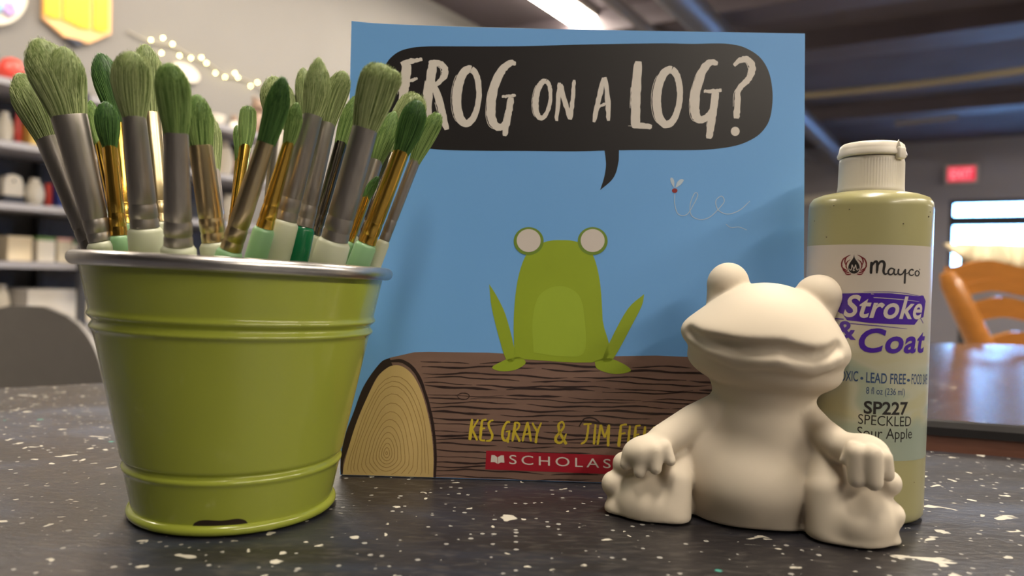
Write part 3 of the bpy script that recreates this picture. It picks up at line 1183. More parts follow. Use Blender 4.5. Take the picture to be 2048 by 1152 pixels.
S([(1132, 282), (1143, 370), (1147, 470)], [18, 22, 18], 16)
S([(1098, 412), (1122, 402), (1146, 395)], [12, 12, 10], 17)
S([(1274, 214), (1266, 320), (1262, 410), (1262, 500)], [36, 40, 40, 38], 18)
S([(1248, 488), (1290, 492), (1332, 497)], [28, 28, 20], 19)
ell(1402, 369, 49, 118, 38, 26, 20, .06)
S([(1613, 226), (1580, 222), (1546, 262), (1521, 340), (1514, 410), (1524, 458), (1550, 466), (1582, 440), (1594, 410)], [18, 30, 36, 40, 40, 36, 30, 26, 16], 21)
S([(1553, 345), (1590, 344), (1629, 340)], [14, 16, 14], 22)
S([(1605, 348), (1594, 420), (1584, 490), (1575, 548)], [32, 34, 32, 28], 23)
S([(1682, 236), (1710, 212), (1742, 212), (1760, 245), (1746, 290), (1714, 322), (1698, 352), (1696, 405), (1692, 462)], [14, 24, 28, 28, 26, 24, 24, 26, 28], 24)
T.disc(cA([(1687, 517)])[0], 8.8, 9.2, 2)
T.build('title_lettering', M_cream, cover)

# log picture
out_log = cB([(5, 672), (2, 590), (28, 460), (72, 340), (128, 195), (215, 72), (268, 42), (400, 12), (480, 10), (620, 12), (800, 14), (1000, 26), (1250, 48), (1450, 34), (1700, 30), (1900, 38), (2100, 36), (2300, 40), (2495, 44)])
Lg = Art()
Lg.poly(out_log + [(1605.6, 977), (681, 948.8)], 1)
Lg.build('log_picture', M_bark, cover)
G = Art()
rnd = random.Random(4)
for k in range(24):
    y = 714 + k * 10.3 + rnd.uniform(-2.5, 2.5)
    x0, x1 = 838 + (k / 24) ** .7 * 32, 1604
    x = x0
    while x < x1 - 20:
        x2 = min(x1, x + rnd.uniform(70, 330))
        m = max(2, int((x2 - x) / 28))
        base = lambda q: y + (q - 870) * .027 + 2.2 * math.sin(q / 47 + k) + 1.3 * math.sin(q / 17 + 2 * k)
        pts = [(x + (x2 - x) * i / m, min(base(x + (x2 - x) * i / m), 951 + (x + (x2 - x) * i / m - 680) * .0305)) for i in range(m + 1)]
        if pts[0][1] > 722 + (pts[0][0] - 870) * .012:
            ww = rnd.uniform(1.6, 5.4)
            G.stroke(pts, [0.8, ww, ww * .7, ww, 0.8], 2, sub=3, rough=.35, seed=k)
        x = x2 + rnd.uniform(4, 22)
# dark rim of bark left of the log end, and a knot
rim_o = cB([(5, 672), (2, 590), (28, 460), (72, 340), (128, 195), (215, 72), (268, 42)])
rim_i = cB([(16, 672), (20, 600), (62, 480), (92, 380), (140, 270), (205, 140), (285, 85)])
P1, P2 = catmull(rim_o, 6), catmull(rim_i, 6)
G.add([art(x, y, 2) for x, y in P1 + P2], [(i, i + 1, len(P1) + i + 1, len(P1) + i) for i in range(len(P1) - 1)])
G.stroke(cB([(270, 60), (340, 62), (410, 120), (462, 240), (500, 400), (516, 560), (512, 690)]), [5, 7, 7, 6, 6, 5, 5], 2, rough=.4)
G.stroke(cB([(1290, 412), (1320, 370), (1370, 368), (1412, 400), (1440, 412)]), 2.6, 2, rough=.3)
G.stroke(cB([(630, 245), (660, 232), (695, 240), (690, 262), (655, 265), (632, 250)]), 1.6, 2, rough=.3)
G.build('bark_lines', M_grain, cover)
end_out = cB([(14, 675), (24, 610), (60, 480), (92, 385), (140, 270), (200, 150), (250, 100), (290, 83), (335, 88), (385, 125), (425, 190), (455, 270), (480, 370), (497, 470), (505, 580), (503, 690)])
E_ = Art()
E_.poly(catmull(end_out, 4), 3)
E_.build('log_end', M_heart, cover)
Rg = Art()
eo = np.array(catmull(end_out, 4))
cc = np.array(cB([(252, 556)])[0])
rel = eo - cc
o_ang = np.arctan2(rel[:, 1], rel[:, 0])
o_rad = np.hypot(rel[:, 0], rel[:, 1])
q = np.argsort(o_ang)
o_ang, o_rad = o_ang[q], o_rad[q]
for k in range(13):
    s = .05 + .9 * (k / 13) ** .9
    pts = []
    n = 64
    inner = 1 - min(1, s * 1.35)
    for i in range(n + 1):
        t = -math.pi * 1.35 + 2 * math.pi * i / n
        d = np.array([math.cos(t), math.sin(t)])
        rr = float(np.interp((t + math.pi) % (2 * math.pi) - math.pi, o_ang, o_rad, period=2 * math.pi))
        e = 42 / math.hypot(math.cos(t) * 1.75, math.sin(t) * 0.95)
        r_ = s * (rr * (1 - inner) + e * inner * 1.3) * (1 + .012 * math.sin(5 * t + k))
        pts.append(cc + d * r_)
    run = []
    for p in pts:
        bot = 948.5 + (p[0] - 680) * .0307
        if p[1] < bot - 2:
            run.append(tuple(p))
        else:
            if len(run) > 3:
                Rg.stroke(run, 0.9, 4, sub=0, seed=k)
            run = []
    if len(run) > 3:
        Rg.stroke(run, 0.9, 4, sub=0, seed=k)
Rg.build('growth_rings', M_ring, cover)

# plain green stand-in figure sitting on the log picture
F = Art()
F.poly([(1030, 718), (1028, 640), (1036, 560), (1056, 505), (1090, 484), (1122, 480), (1156, 484), (1184, 505), (1200, 560), (1206, 640), (1208, 720)], 3, 0, 5)
F.poly([(979, 568), (994, 592), (1012, 630), (1028, 690), (1030, 720), (1014, 720), (1000, 680), (984, 615)], 3, 0, 4)
F.poly([(1289, 588), (1284, 612), (1262, 655), (1238, 700), (1222, 722), (1206, 720), (1222, 680), (1256, 618)], 3, 0, 4)
F.poly([(1012, 719), (1040, 714), (1052, 726), (1030, 740), (1000, 742), (985, 734)], 3, 0, 4)
F.poly([(1190, 722), (1216, 716), (1248, 728), (1262, 742), (1230, 748), (1196, 738)], 3, 0, 4)
F.build('green_figure', M_lime, cover)
F = Art()
F.poly([(1068, 705), (1066, 640), (1080, 590), (1120, 572), (1158, 590), (1170, 640), (1168, 706), (1120, 712)], 4, 0, 5)
F.build('figure_belly', mat('print_lime_light', (0.31, 0.42, 0.035), 0.4, var=0.05), cover)
F = Art()
F.disc((1058, 482), 30, 28, 4, 0)
F.disc((1186, 482), 30, 28, 4, 0)
F.disc((1058, 481), 24, 23, 5, 1)
F.disc((1186, 481), 24, 23, 5, 1)
F.build('figure_discs', [M_limed, M_eye], cover)
F = Art()
F.disc((1350, 381), 5.5, 4.5, 3, 1)
F.poly([(1349, 376), (1343, 366), (1341, 357), (1345, 355), (1349, 362)], 3, 0, 3)
F.poly([(1351, 376), (1355, 364), (1362, 358), (1368, 360), (1362, 369)], 3, 0, 3)
F.stroke([(1350, 388), (1350, 408), (1357, 428), (1374, 429), (1388, 408), (1396, 390), (1390, 386), (1381, 408), (1383, 430), (1400, 439), (1420, 434), (1440, 415), (1449, 402), (1443, 392), (1432, 402), (1437, 420), (1456, 428), (1480, 420), (1500, 402)], 1.3, 3, 0, sub=5)
F.stroke([(1452, 448), (1462, 455), (1478, 454), (1494, 460)], 1.0, 3, 0)
F.build('flying_dot', [M_trail, M_fly], cover)

# author lettering
T = Art()


def S2(pts, w, seed, rough=.35):
    ww = [x * .3711 for x in w] if hasattr(w, '__len__') else [w * .3711 * .95, w * .3711 * 1.05]
    T.stroke(cB(pts), ww, 3, rough=rough, seed=seed)


for i, (pts, w) in enumerate([
    ([(714, 372), (707, 430), (701, 486)], [13, 17, 16]), ([(747, 374), (730, 402), (711, 432)], 10), ([(712, 425), (727, 455), (741, 487)], 12),
    ([(767, 378), (762, 430), (757, 486)], [12, 15, 13]), ([(764, 381), (778, 377), (792, 375)], 10), ([(762, 426), (772, 423), (784, 421)], 9), ([(757, 484), (770, 487), (784, 487)], 10),
    ([(829, 379), (812, 382), (802, 402), (813, 434), (823, 462), (812, 487), (788, 489)], [9, 10, 12, 13, 13, 11, 9]),
    ([(919, 388), (898, 392), (880, 430), (878, 470), (893, 490), (908, 472), (914, 455)], [9, 12, 14, 14, 12, 10, 8]), ([(896, 441), (908, 438), (921, 437)], 8), ([(915, 440), (910, 470), (906, 499)], 11),
    ([(947, 388), (939, 440), (931, 493)], [12, 15, 13]), ([(944, 390), (966, 396), (964, 420), (940, 440)], [9, 11, 10, 8]), ([(943, 438), (958, 466), (971, 494)], 12),
    ([(1012, 388), (998, 440), (985, 493)], [11, 13, 12]), ([(1013, 387), (1023, 440), (1031, 493)], [11, 13, 12]), ([(994, 456), (1010, 452), (1026, 449)], 8),
    ([(1039, 392), (1050, 415), (1064, 438)], 11), ([(1087, 391), (1068, 436), (1060, 470), (1057, 502)], [9, 12, 13, 14]),
    ([(1222, 508), (1200, 470), (1182, 430), (1182, 398), (1201, 388), (1209, 410), (1192, 438), (1166, 470), (1168, 494), (1190, 500), (1209, 480), (1222, 450)],
     [15, 15, 14, 12, 10, 11, 13, 15, 15, 12, 10, 9]),
    ([(1314, 401), (1335, 399), (1358, 398)], 9), ([(1341, 400), (1336, 450), (1326, 488), (1300, 507)], [11, 13, 12, 11]),
    ([(1379, 400), (1375, 450), (1370, 509)], [11, 13, 13]),
    ([(1407, 402), (1399, 455), (1390, 511)], [11, 13, 12]), ([(1408, 403), (1418, 440), (1428, 472)], 11), ([(1451, 402), (1440, 440), (1428, 472)], 10), ([(1453, 402), (1449, 460), (1446, 519)], [11, 14, 14]),
    ([(1516, 405), (1510, 460), (1504, 522)], [12, 16, 17]), ([(1513, 407), (1530, 403), (1548, 401)], 10), ([(1511, 453), (1526, 450), (1541, 447)], 9),
    ([(1564, 407), (1559, 460), (1553, 518)], [11, 13, 13]),
    ([(1596, 409), (1591, 460), (1586, 522)], [12, 15, 14]), ([(1594, 411), (1608, 408), (1622, 407)], 10), ([(1591, 458), (1602, 456), (1614, 454)], 9), ([(1586, 520), (1600, 522), (1616, 522)], 10),
    ([(1646, 411), (1640, 470), (1636, 524)], [12, 15, 14]), ([(1636, 522), (1654, 524), (1670, 524)], 10),
    ([(1694, 413), (1690, 470), (1684, 526)], [12, 15, 14]), ([(1692, 414), (1722, 430), (1728, 470), (1714, 512), (1684, 526)], 11)]):
    S2(pts, w, i)
T.build('author_lettering', M_yell, cover)

# publisher banner
Bn = Art()
Bn.poly(cB([(790, 542), (2010, 588), (2004, 690), (785, 643)]), 3)
banner = Bn.build('publisher_banner', M_banner, cover)
T = Art()
T.poly(cB([(818, 566), (836, 567), (849, 578), (851, 613), (836, 604), (814, 604)]), 4)
T.poly(cB([(885, 568), (868, 568), (852, 578), (853, 614), (868, 606), (888, 607)]), 4)
vs, fs = text_polys('SCHOLASTIC', 1.0, 0.0, 0.0, 1.35)
x0, x1 = vs[:, 0].min(), vs[:, 0].max()
hy = vs[:, 1].max()
T.add([art(*cB([(914 + (v[0] - x0) / (x1 - x0) * 760, 614 + ((v[0] - x0) / (x1 - x0)) * 32 - v[1] / hy * 49)])[0], 4) for v in vs], fs)
T.build('banner_lettering', M_cream, cover, clean=False)

# ------------------------------------------------------------------ bottle of glaze
CX, CY, CRAD = 0.141, 0.2940, 0.0225
bt = thing('glaze_bottle', (CX, CY, TZ), 'cylindrical bottle of apple green glaze with a white flip cap, right of the book', 'bottle')
M_bottle = mat('bottle_apple_green', (0.37, 0.345, 0.165), 0.3, var=0.03, scale=90, sss=0.15, coat=0.2)
M_cap = mat('cap_white', (0.76, 0.70, 0.60), 0.42, var=0.02, sss=0.1)


def z_at(px, py):
    """height of the bottle axis plane under a pixel"""
    return at(px, py, CY).z


z_sh = z_at(1740, 399)              # shoulder
z_capb = z_at(1740, 388)
z_capt = z_at(1740, 290)
z_lid = z_at(1740, 318)
SPX = 69 / 127 * CRAD
zb = TZ + .0006
prof = [(CRAD * .86, 0), (CRAD * .95, .0006), (CRAD * .992, .002), (CRAD, .0045), (CRAD, z_sh - .0042 - zb), (CRAD * .985, z_sh - .0018 - zb), (CRAD * .93, z_sh - zb),
        (CRAD * .80, z_sh + .0012 - zb), (CRAD * .60, z_sh + .0022 - zb), (SPX * .93, z_sh + .0026 - zb), (SPX * .90, z_sh + .006 - zb)]
MB().lathe(prof, (CX, CY, zb), 240).build('bottle_body', M_bottle, bt, smooth=40)
rings = []
nt = 216
vdir = math.atan2(-CY, -CX)            # direction from the bottle to the viewer


def ribs(t, h):
    d = (t - vdir + math.pi) % (2 * math.pi) - math.pi
    return 1.0 + (0.012 * math.cos(t * 72) if -0.35 < d < 2.2 else 0.0)


skirt = [(SPX * .985, 0), (SPX, .0008), (SPX * .99, .0016), (SPX * .975, .003), (SPX * .965, z_lid - z_capb - .002), (SPX * .95, z_lid - z_capb - .0005), (SPX * .90, z_lid - z_capb)]
MB().lathe(skirt, (CX, CY, z_capb), nt, shape=lambda t, h: ribs(t, h) if .0026 < h < z_lid - z_capb - .0015 else 1.0).build('cap_skirt', M_cap, bt, smooth=50)
hl = z_capt - z_lid
lid = [(SPX * .96, .0002), (SPX * 1.02, .0005), (SPX * 1.03, .0012), (SPX * .985, .0026), (SPX * .975, hl - .0022), (SPX * .95, hl - .0008), (SPX * .88, hl), (SPX * .5, hl + .0004)]
lid_o = MB().lathe(lid, (CX, CY, z_lid), 72).build('flip_lid', M_cap, bt, smooth=40)
hg = MB()
ht = vdir + 0.95
hd = Vector((math.cos(ht), math.sin(ht), 0))
hp = Vector((CX, CY, z_lid)) + hd * SPX * 1.0
rz = Matrix.Rotation(ht, 3, 'Z')
hg.box(hp + Vector((0, 0, .0008)), (.0022, .0042, .0046), rz, .0007)
hg.prism([hp + rz @ Vector(q) for q in ((-.0004, -.0022, .0028), (.001, -.0012, .0025), (.0004, -.0018, .0058))], rz @ Vector((-.0012, .0012, 0)))
hg.build('hinge_tab', M_cap, bt, smooth=40)


def lab(px, py):
    """label coordinates (angle around the bottle, height) of a point of the printed label"""
    v = ray(px, py)
    ox, oy = EYE.x - CX, EYE.y - CY
    a = v.x ** 2 + v.y ** 2
    b = 2 * (ox * v.x + oy * v.y)
    c = ox ** 2 + oy ** 2 - CRAD ** 2
    disc = max(0.0, b * b - 4 * a * c)
    t = (-b - math.sqrt(disc)) / (2 * a)
    p = EYE + v * t
    return math.atan2(p.y - CY, p.x - CX), p.z


def onlab(phi, z, layer=1):
    r = CRAD + .00005 + layer * 0.000022
    return Vector((CX + r * math.cos(phi), CY + r * math.sin(phi), z))


def lpt(layer):
    return lambda x, y: onlab(*lab(x, y), layer)


def label_material():
    m, nt, b, out = new_mat('label_print')
    N, L = nt.nodes, nt.links
    tc = N.new('ShaderNodeTexCoord')
    mp = N.new('ShaderNodeMapping')
    mp.inputs['Rotation'].default_value = (0.5, 0.6, 0.3)
    mp.inputs['Scale'].default_value = (26, 26, 60)
    L.new(tc.outputs['Object'], mp.inputs[0])
    nz = N.new('ShaderNodeTexNoise')
    nz.inputs['Scale'].default_value = 1.0
    nz.inputs['Detail'].default_value = 1.5
    nz.inputs['Distortion'].default_value = 1.2
    L.new(mp.outputs[0], nz.inputs[0])
    sw = N.new('ShaderNodeValToRGB')
    e = sw.color_ramp.elements
    e[0].position, e[0].color = .38, (0.30, 0.36, 0.30, 1)
    e[1].position, e[1].color = .62, (0.44, 0.42, 0.26, 1)
    x = e.new(.47); x.color = (0.36, 0.40, 0.30, 1)
    x = e.new(.53); x.color = (0.45, 0.45, 0.34, 1)
    L.new(nz.outputs[0], sw.inputs[0])
    sep = N.new('ShaderNodeSeparateXYZ')
    L.new(tc.outputs['Generated'], sep.inputs[0])
    rp = N.new('ShaderNodeValToRGB')
    e = rp.color_ramp.elements
    e[0].position, e[0].color = .42, (0, 0, 0, 1)
    e[1].position, e[1].color = .78, (1, 1, 1, 1)
    L.new(sep.outputs[2], rp.inputs[0])
    mx = N.new('ShaderNodeMix')
    mx.data_type = 'RGBA'
    L.new(rp.outputs[0], mx.inputs[0])
    L.new(sw.outputs[0], mx.inputs[6])
    mx.inputs[7].default_value = (0.60, 0.54, 0.48, 1)
    # a blue green wave along the foot of the label
    wv = N.new('ShaderNodeValToRGB')
    e = wv.color_ramp.elements
    e[0].position, e[0].color = .12, (1, 1, 1, 1)
    e[1].position, e[1].color = .17, (0, 0, 0, 1)
    ad = N.new('ShaderNodeMath')
    ad.operation = 'MULTIPLY_ADD'
    ad.inputs[1].default_value = -0.22
    L.new(nz.outputs[0], ad.inputs[0])
    ad2 = N.new('ShaderNodeMath')
    ad2.operation = 'ADD'
    L.new(sep.outputs[2], ad2.inputs[0])
    ad2.inputs[1].default_value = 0.10
    L.new(ad2.outputs[0], ad.inputs[2])
    L.new(ad.outputs[0], wv.inputs[0])
    mx2 = N.new('ShaderNodeMix')
    mx2.data_type = 'RGBA'
    L.new(wv.outputs[0], mx2.inputs[0])
    L.new(mx.outputs[2], mx2.inputs[6])
    mx2.inputs[7].default_value = (0.30, 0.35, 0.28, 1)
    L.new(mx2.outputs[2], b.inputs['Base Color'])
    b.inputs['Roughness'].default_value = 0.35
    return m


zl0, zl1 = lab(1760, 921)[1], lab(1740, 489)[1]
MB().lathe([(CRAD + .00005, 0), (CRAD + .00005, zl1 - zl0)], (CX, CY, zl0), 240, cap0=False, cap1=False).build('paper_label', label_material(), bt, smooth=180)
label_o = [o for o in bt.children if o.name.startswith('paper_label')][0]
M_purple = mat('print_purple', (0.060, 0.014, 0.30), 0.4, var=0.05)
M_purpled = mat('print_purple_dark', (0.045, 0.025, 0.12), 0.4, var=0.05)
M_ink = mat('print_ink_black', (0.018, 0.015, 0.014), 0.45, var=0.1)
M_navyink = mat('print_ink_navy', (0.03, 0.065, 0.16), 0.45, var=0.1)
M_wing = mat('print_flame_red', (0.16, 0.012, 0.018), 0.45, var=0.1)
M_white = mat('print_label_white', (0.60, 0.54, 0.50), 0.45, var=0.02)
cM = lambda pts: [(1660 + .1996 * x, 490 + .1996 * y) for x, y in pts]


class Lab(Art):
    def ls(self, pts, w, layer=2, mi=0, **k):
        ww = [x * .1996 for x in w] if hasattr(w, '__len__') else w * .1996
        return self.stroke(cM(pts), ww, layer, mi, fn=lpt, **k)

    def strip(self, top, bot, layer, mi=0, n=40):
        x0, x1 = top[0][0], top[-1][0]
        tx, ty = zip(*top)
        bx, by = zip(*bot)
        f = lpt(layer)
        vs = []
        for i in range(n + 1):
            x = x0 + (x1 - x0) * i / n
            a = float(np.interp(x, tx, ty)); b = float(np.interp(x, bx, by))
            vs += [f(*cM([(x, a)])[0]), f(*cM([(x, b)])[0])]
        return self.add(vs, [(2 * i, 2 * i + 1, 2 * i + 3, 2 * i + 2) for i in range(n)], mi)

    def text(self, body, pl, pr, cap, layer, offset=0.0, shear=0.0, mi=0, spacing=1.0):
        """pl, pr: left and right end of the base line; cap: height of the tallest letter"""
        vs, fs = text_polys(body, 1.0, offset, shear, spacing, 26)
        (f0, za), (f1, zc) = lab(*pl), lab(*pr)
        up = lab((pl[0] + pr[0]) / 2, (pl[1] + pr[1]) / 2 - cap)[1] - (za + zc) / 2
        x0, x1 = vs[:, 0].min(), vs[:, 0].max()
        ref, _ = text_polys('H', 1.0, offset)
        h = ref[:, 1].max()
        return self.add([onlab(f0 + (f1 - f0) * (v[0] - x0) / (x1 - x0), za + (zc - za) * (v[0] - x0) / (x1 - x0) + v[1] / h * up, layer) for v in vs], fs, mi)


# maker's emblem and script
Z = Lab()
wings = [([(207, 99), (165, 122), (150, 165), (160, 205)], [4, 13, 15, 5]), ([(186, 112), (138, 138), (118, 185), (126, 215)], [4, 13, 15, 5]), ([(203, 145), (172, 172), (162, 215), (180, 250)], [4, 12, 13, 6]),
         ([(114, 180), (120, 218), (148, 246), (178, 256)], [4, 13, 15, 8]), ([(122, 222), (140, 256), (170, 272), (196, 276)], [4, 13, 14, 8]), ([(146, 268), (166, 292), (196, 294), (222, 284)], [4, 12, 13, 6])]
for p, w in wings:
    Z.ls(p, w, 2, 0)
    Z.ls([(482 - x, y) for x, y in p], w, 2, 0)
Z.add([onlab(*lab(*q), 3) for q in cM(catmull([(242, 80), (251, 128), (292, 180), (306, 226), (288, 275), (241, 294), (194, 275), (174, 226), (190, 180), (231, 128), (242, 80)], 4)[:-1])],
      [tuple(range(40))], 1)
Z.add([onlab(*lab(*q), 4) for q in cM(catmull([(242, 92), (250, 132), (284, 182), (298, 226), (282, 270), (241, 287), (200, 270), (184, 226), (198, 182), (232, 132), (242, 92)], 4)[:-1])],
      [tuple(range(40))], 2)
for p in ([(196, 238), (206, 252), (216, 240), (222, 196)], [(222, 196), (232, 222), (241, 240)], [(258, 196), (250, 222), (241, 240)], [(258, 196), (266, 240), (276, 252), (287, 238)], [(241, 240), (232, 252), (241, 258), (250, 250)]):
    Z.ls(p, 7, 5, 1)
Z.build('maker_emblem', [M_wing, M_white, M_ink], label_o)
Z = Lab()
for p, w in (([(417, 168), (413, 230), (410, 288)], [26, 30, 26]), ([(418, 215), (445, 172), (468, 168), (474, 205), (468, 284)], [14, 22, 27, 28, 24]), ([(474, 215), (502, 170), (532, 166), (545, 196), (536, 262), (552, 292), (580, 280)], [14, 22, 27, 28, 26, 18, 12]),
             ([(640, 240), (608, 234), (584, 262), (592, 294), (622, 292), (640, 262)], [14, 16, 18, 17, 14, 11]), ([(646, 238), (640, 275), (652, 297), (676, 286)], [18, 18, 15, 11]),
             ([(688, 238), (682, 278), (700, 298), (728, 284), (748, 246)], [18, 18, 16, 14, 13]), ([(754, 240), (750, 310), (747, 388)], [18, 19, 20]), ([(752, 290), (778, 282), (790, 268)], 9),
             ([(836, 256), (818, 244), (794, 262), (794, 294), (818, 304), (842, 292)], [14, 13, 13, 13, 12, 8]), ([(874, 254), (852, 274), (858, 304), (880, 306), (892, 280), (878, 256)], 12), ([(893, 240), (898, 246), (896, 254)], 7)):
    Z.ls(p, w, 2)
Z.build('maker_lettering', M_ink, label_o)
# brushed purple band
Z = Lab()
Z.strip([(58, 632), (104, 500), (112, 486), (330, 481), (600, 482), (900, 514), (905, 504), (945, 507), (956, 560)],
        [(58, 640), (100, 684), (136, 690), (160, 752), (400, 782), (600, 792), (850, 800), (880, 744), (936, 722), (956, 565)], 2)
Z.ls([(335, 470), (600, 470), (760, 485), (905, 512)], [3, 6, 6, 4], 2)
Z.ls([(8, 734), (60, 738), (140, 744)], [12, 14, 12], 2)
Z.ls([(8, 757), (60, 758), (100, 761)], 5, 2)
Z.ls([(30, 662), (70, 664), (110, 668)], 7, 2)
Z.ls([(190, 786), (400, 803), (600, 822), (770, 840)], [8, 8, 6, 4], 2)
Z.ls([(905, 735), (920, 760), (932, 785)], 6, 2)
Z.build('purple_band', M_purple, label_o)
Z = Lab()
Z.ls([(436, 526), (560, 534), (700, 545), (890, 566)], [6, 7, 6, 3], 3)
Z.ls([(410, 490), (440, 492)], 6, 3)
Z.text('Stroke', (1687, 632), (1843, 637), 43, 4, 0.020, 0.28, spacing=1.05)
Z.build('band_lettering', M_white, label_o, clean=False)
Z = Lab()
Z.text('Coat', (1717, 702), (1848, 703), 45, 4, 0.026, 0.20, spacing=1.06)
Z.text('&', (1674, 676), (1712, 679), 36, 4, 0.022, 0.0)
Z.build('purple_lettering', M_purple, label_o, clean=False)
Z = Lab()
Z.text('NON-TOXIC', (1640, 758), (1716, 762.5), 19, 2, 0.012)
Z.text('LEAD FREE', (1732, 764.5), (1811, 768), 19.5, 2, 0.012)
Z.text('FOOD SAFE', (1822.5, 768), (1853.5, 768), 19, 2, 0.008)
for x, y in ((1723.5, 756.5), (1816.5, 760.5)):
    q = [(x + 3 * math.cos(2 * math.pi * k / 14), y + 3 * math.sin(2 * math.pi * k / 14)) for k in range(14)]
    Z.add([onlab(*lab(*p), 2) for p in q], [tuple(range(14))])
Z.text('8 fl oz (236 ml)', (1732, 787), (1809, 790.5), 12.5, 2, 0.0)
Z.build('safety_lettering', M_navyink, label_o, clean=False)
Z = Lab()
Z.text('SP227', (1727, 826), (1815, 828.5), 23.5, 2, 0.024)
Z.text('SPECKLED', (1716, 847), (1821.5, 852), 17.5, 2, 0.0)
Z.text('Sour Apple', (1714, 873), (1823, 876.5), 18, 2, 0.0)
Z.build('stamped_lettering', M_ink, label_o, clean=False)
# speckles on the glaze showing through the plastic
sp = MB()
rnd = random.Random(8)
for k in range(16):
    a = vdir + rnd.uniform(-1.2, 1.3)
    z = rnd.choice([rnd.uniform(zl1 + .001, z_sh - .004), rnd.uniform(TZ + .008, zl0 - .001)])
    c = Vector((CX + CRAD * math.cos(a), CY + CRAD * math.sin(a), z))
    sp.ball(c, rnd.uniform(.00015, .0004), 8, (1, 1, 1))
sp.build('glaze_specks', mat('speck_brown', (0.20, 0.17, 0.09), 0.5), bt, smooth=180)

# ------------------------------------------------------------------ pail
PX, PY, PH = -0.1022, 0.2778, 0.0893
R0, R1 = 0.0345, 0.0530
M_enamel = mat('pail_green_enamel', (0.355, 0.405, 0.05), 0.25, var=0.03, scale=30, coat=0.5)
M_galv = mat('pail_rim_metal', (0.55, 0.53, 0.52), 0.3, metal=1.0, var=0.15, scale=120)
M_inner = mat('pail_inside', (0.30, 0.30, 0.28), 0.4, metal=0.8)
pl = thing('metal_pail', (PX, PY, TZ), 'lime green enamelled metal pail with a bare silver rim, full of paintbrushes', 'pail')


def tilt(mb):
    out = []
    for x, y, z in mb.v:
        h = (z - TZ) / PH
        out.append((x, y, z - (0.027 * (x - PX) + 0.012 * (y - PY)) * max(0, h)))
    mb.v = out
    return mb


def wr(z):
    return R0 + (R1 - R0) * z / PH


def bumpz(z, c, w, h):
    return h * math.exp(-((z - c) / w) ** 2)


prof = [(R0 - .006, .0022), (R0 - .0005, .0022)]
n = 420
for i in range(n + 1):
    z = .0022 + (PH - .0022) * i / n
    r = wr(z) + bumpz(z, .0715, .0011, .0010) + bumpz(z, .0672, .0011, .0010) - bumpz(z, .0694, .0008, .0005) - bumpz(z, .0205, .0009, .0011) + bumpz(z, .0183, .0010, .0005)
    prof.append((r, z))
prof += [(R1 - .001, PH), (wr(PH * .8) - .0022, PH * .8), (wr(.006) - .0022, .006), (.0005, .0038)]
tilt(MB().lathe(prof, (PX, PY, TZ), 128, cap0=False, cap1=False)).build('pail_body', M_enamel, pl, smooth=40)
tor = []
for k in range(14):
    t = 2 * math.pi * k / 14
    tor.append((R0 + .0006 + .0019 * math.cos(t), .0021 + .0018 * math.sin(t)))
tor.append(tor[0])
MB().lathe(tor, (PX, PY, TZ + .0002), 128, cap0=False, cap1=False).build('base_bead', M_enamel, pl, smooth=180)
tor = []
for k in range(18):
    t = 2 * math.pi * k / 18
    tor.append((R1 + .0012 + .0023 * math.cos(t), PH + .0008 + .0024 * math.sin(t)))
tor.append(tor[0])
tilt(MB().lathe(tor, (PX, PY, TZ), 160, cap0=False, cap1=False)).build('rolled_rim', M_galv, pl, smooth=180)
# dark slot cut just above the base bead
ch = MB()
va = math.atan2(-PY, -PX)
top, bot = [], []
nn = 26
for i in range(nn + 1):
    t = i / nn
    a = va - .34 + .50 * t - .04
    hgt = .0025 * (1 - (2 * t - 1) ** 4) ** .5 * (1 + .10 * math.sin(t * 9))
    for lst, z in ((bot, .0036), (top, .0036 + max(.0002, hgt))):
        r = wr(z) + .00012
        lst.append(Vector((PX + r * math.cos(a), PY + r * math.sin(a), TZ + z)))
ch.add(bot + top, [(i, i + 1, nn + 2 + i, nn + 1 + i) for i in range(nn)])
ch.build('bare_patch', mat('bare_rust', (0.022, 0.010, 0.008), 0.5), pl)

# ------------------------------------------------------------------ paintbrushes
def bristle_mat(name, c1, c2):
    m, nt, b, out = new_mat(name)
    N, L = nt.nodes, nt.links
    at_ = N.new('ShaderNodeAttribute')
    at_.attribute_name = 'strand'
    mx = N.new('ShaderNodeMix')
    mx.data_type = 'RGBA'
    mx.inputs[6].default_value = (*c1, 1)
    mx.inputs[7].default_value = (*c2, 1)
    L.new(at_.outputs['Fac'], mx.inputs[0])
    L.new(mx.outputs[2], b.inputs['Base Color'])
    b.inputs['Roughness'].default_value = 0.45
    b.inputs['Specular IOR Level'].default_value = 0.35
    tr = N.new('ShaderNodeBsdfTranslucent')
    L.new(mx.outputs[2], tr.inputs[0])
    ms = N.new('ShaderNodeMixShader')
    ms.inputs[0].default_value = 0.32
    L.new(b.outputs[0], ms.inputs[1])
    L.new(tr.outputs[0], ms.inputs[2])
    L.new(ms.outputs[0], out.inputs[0])
    return m


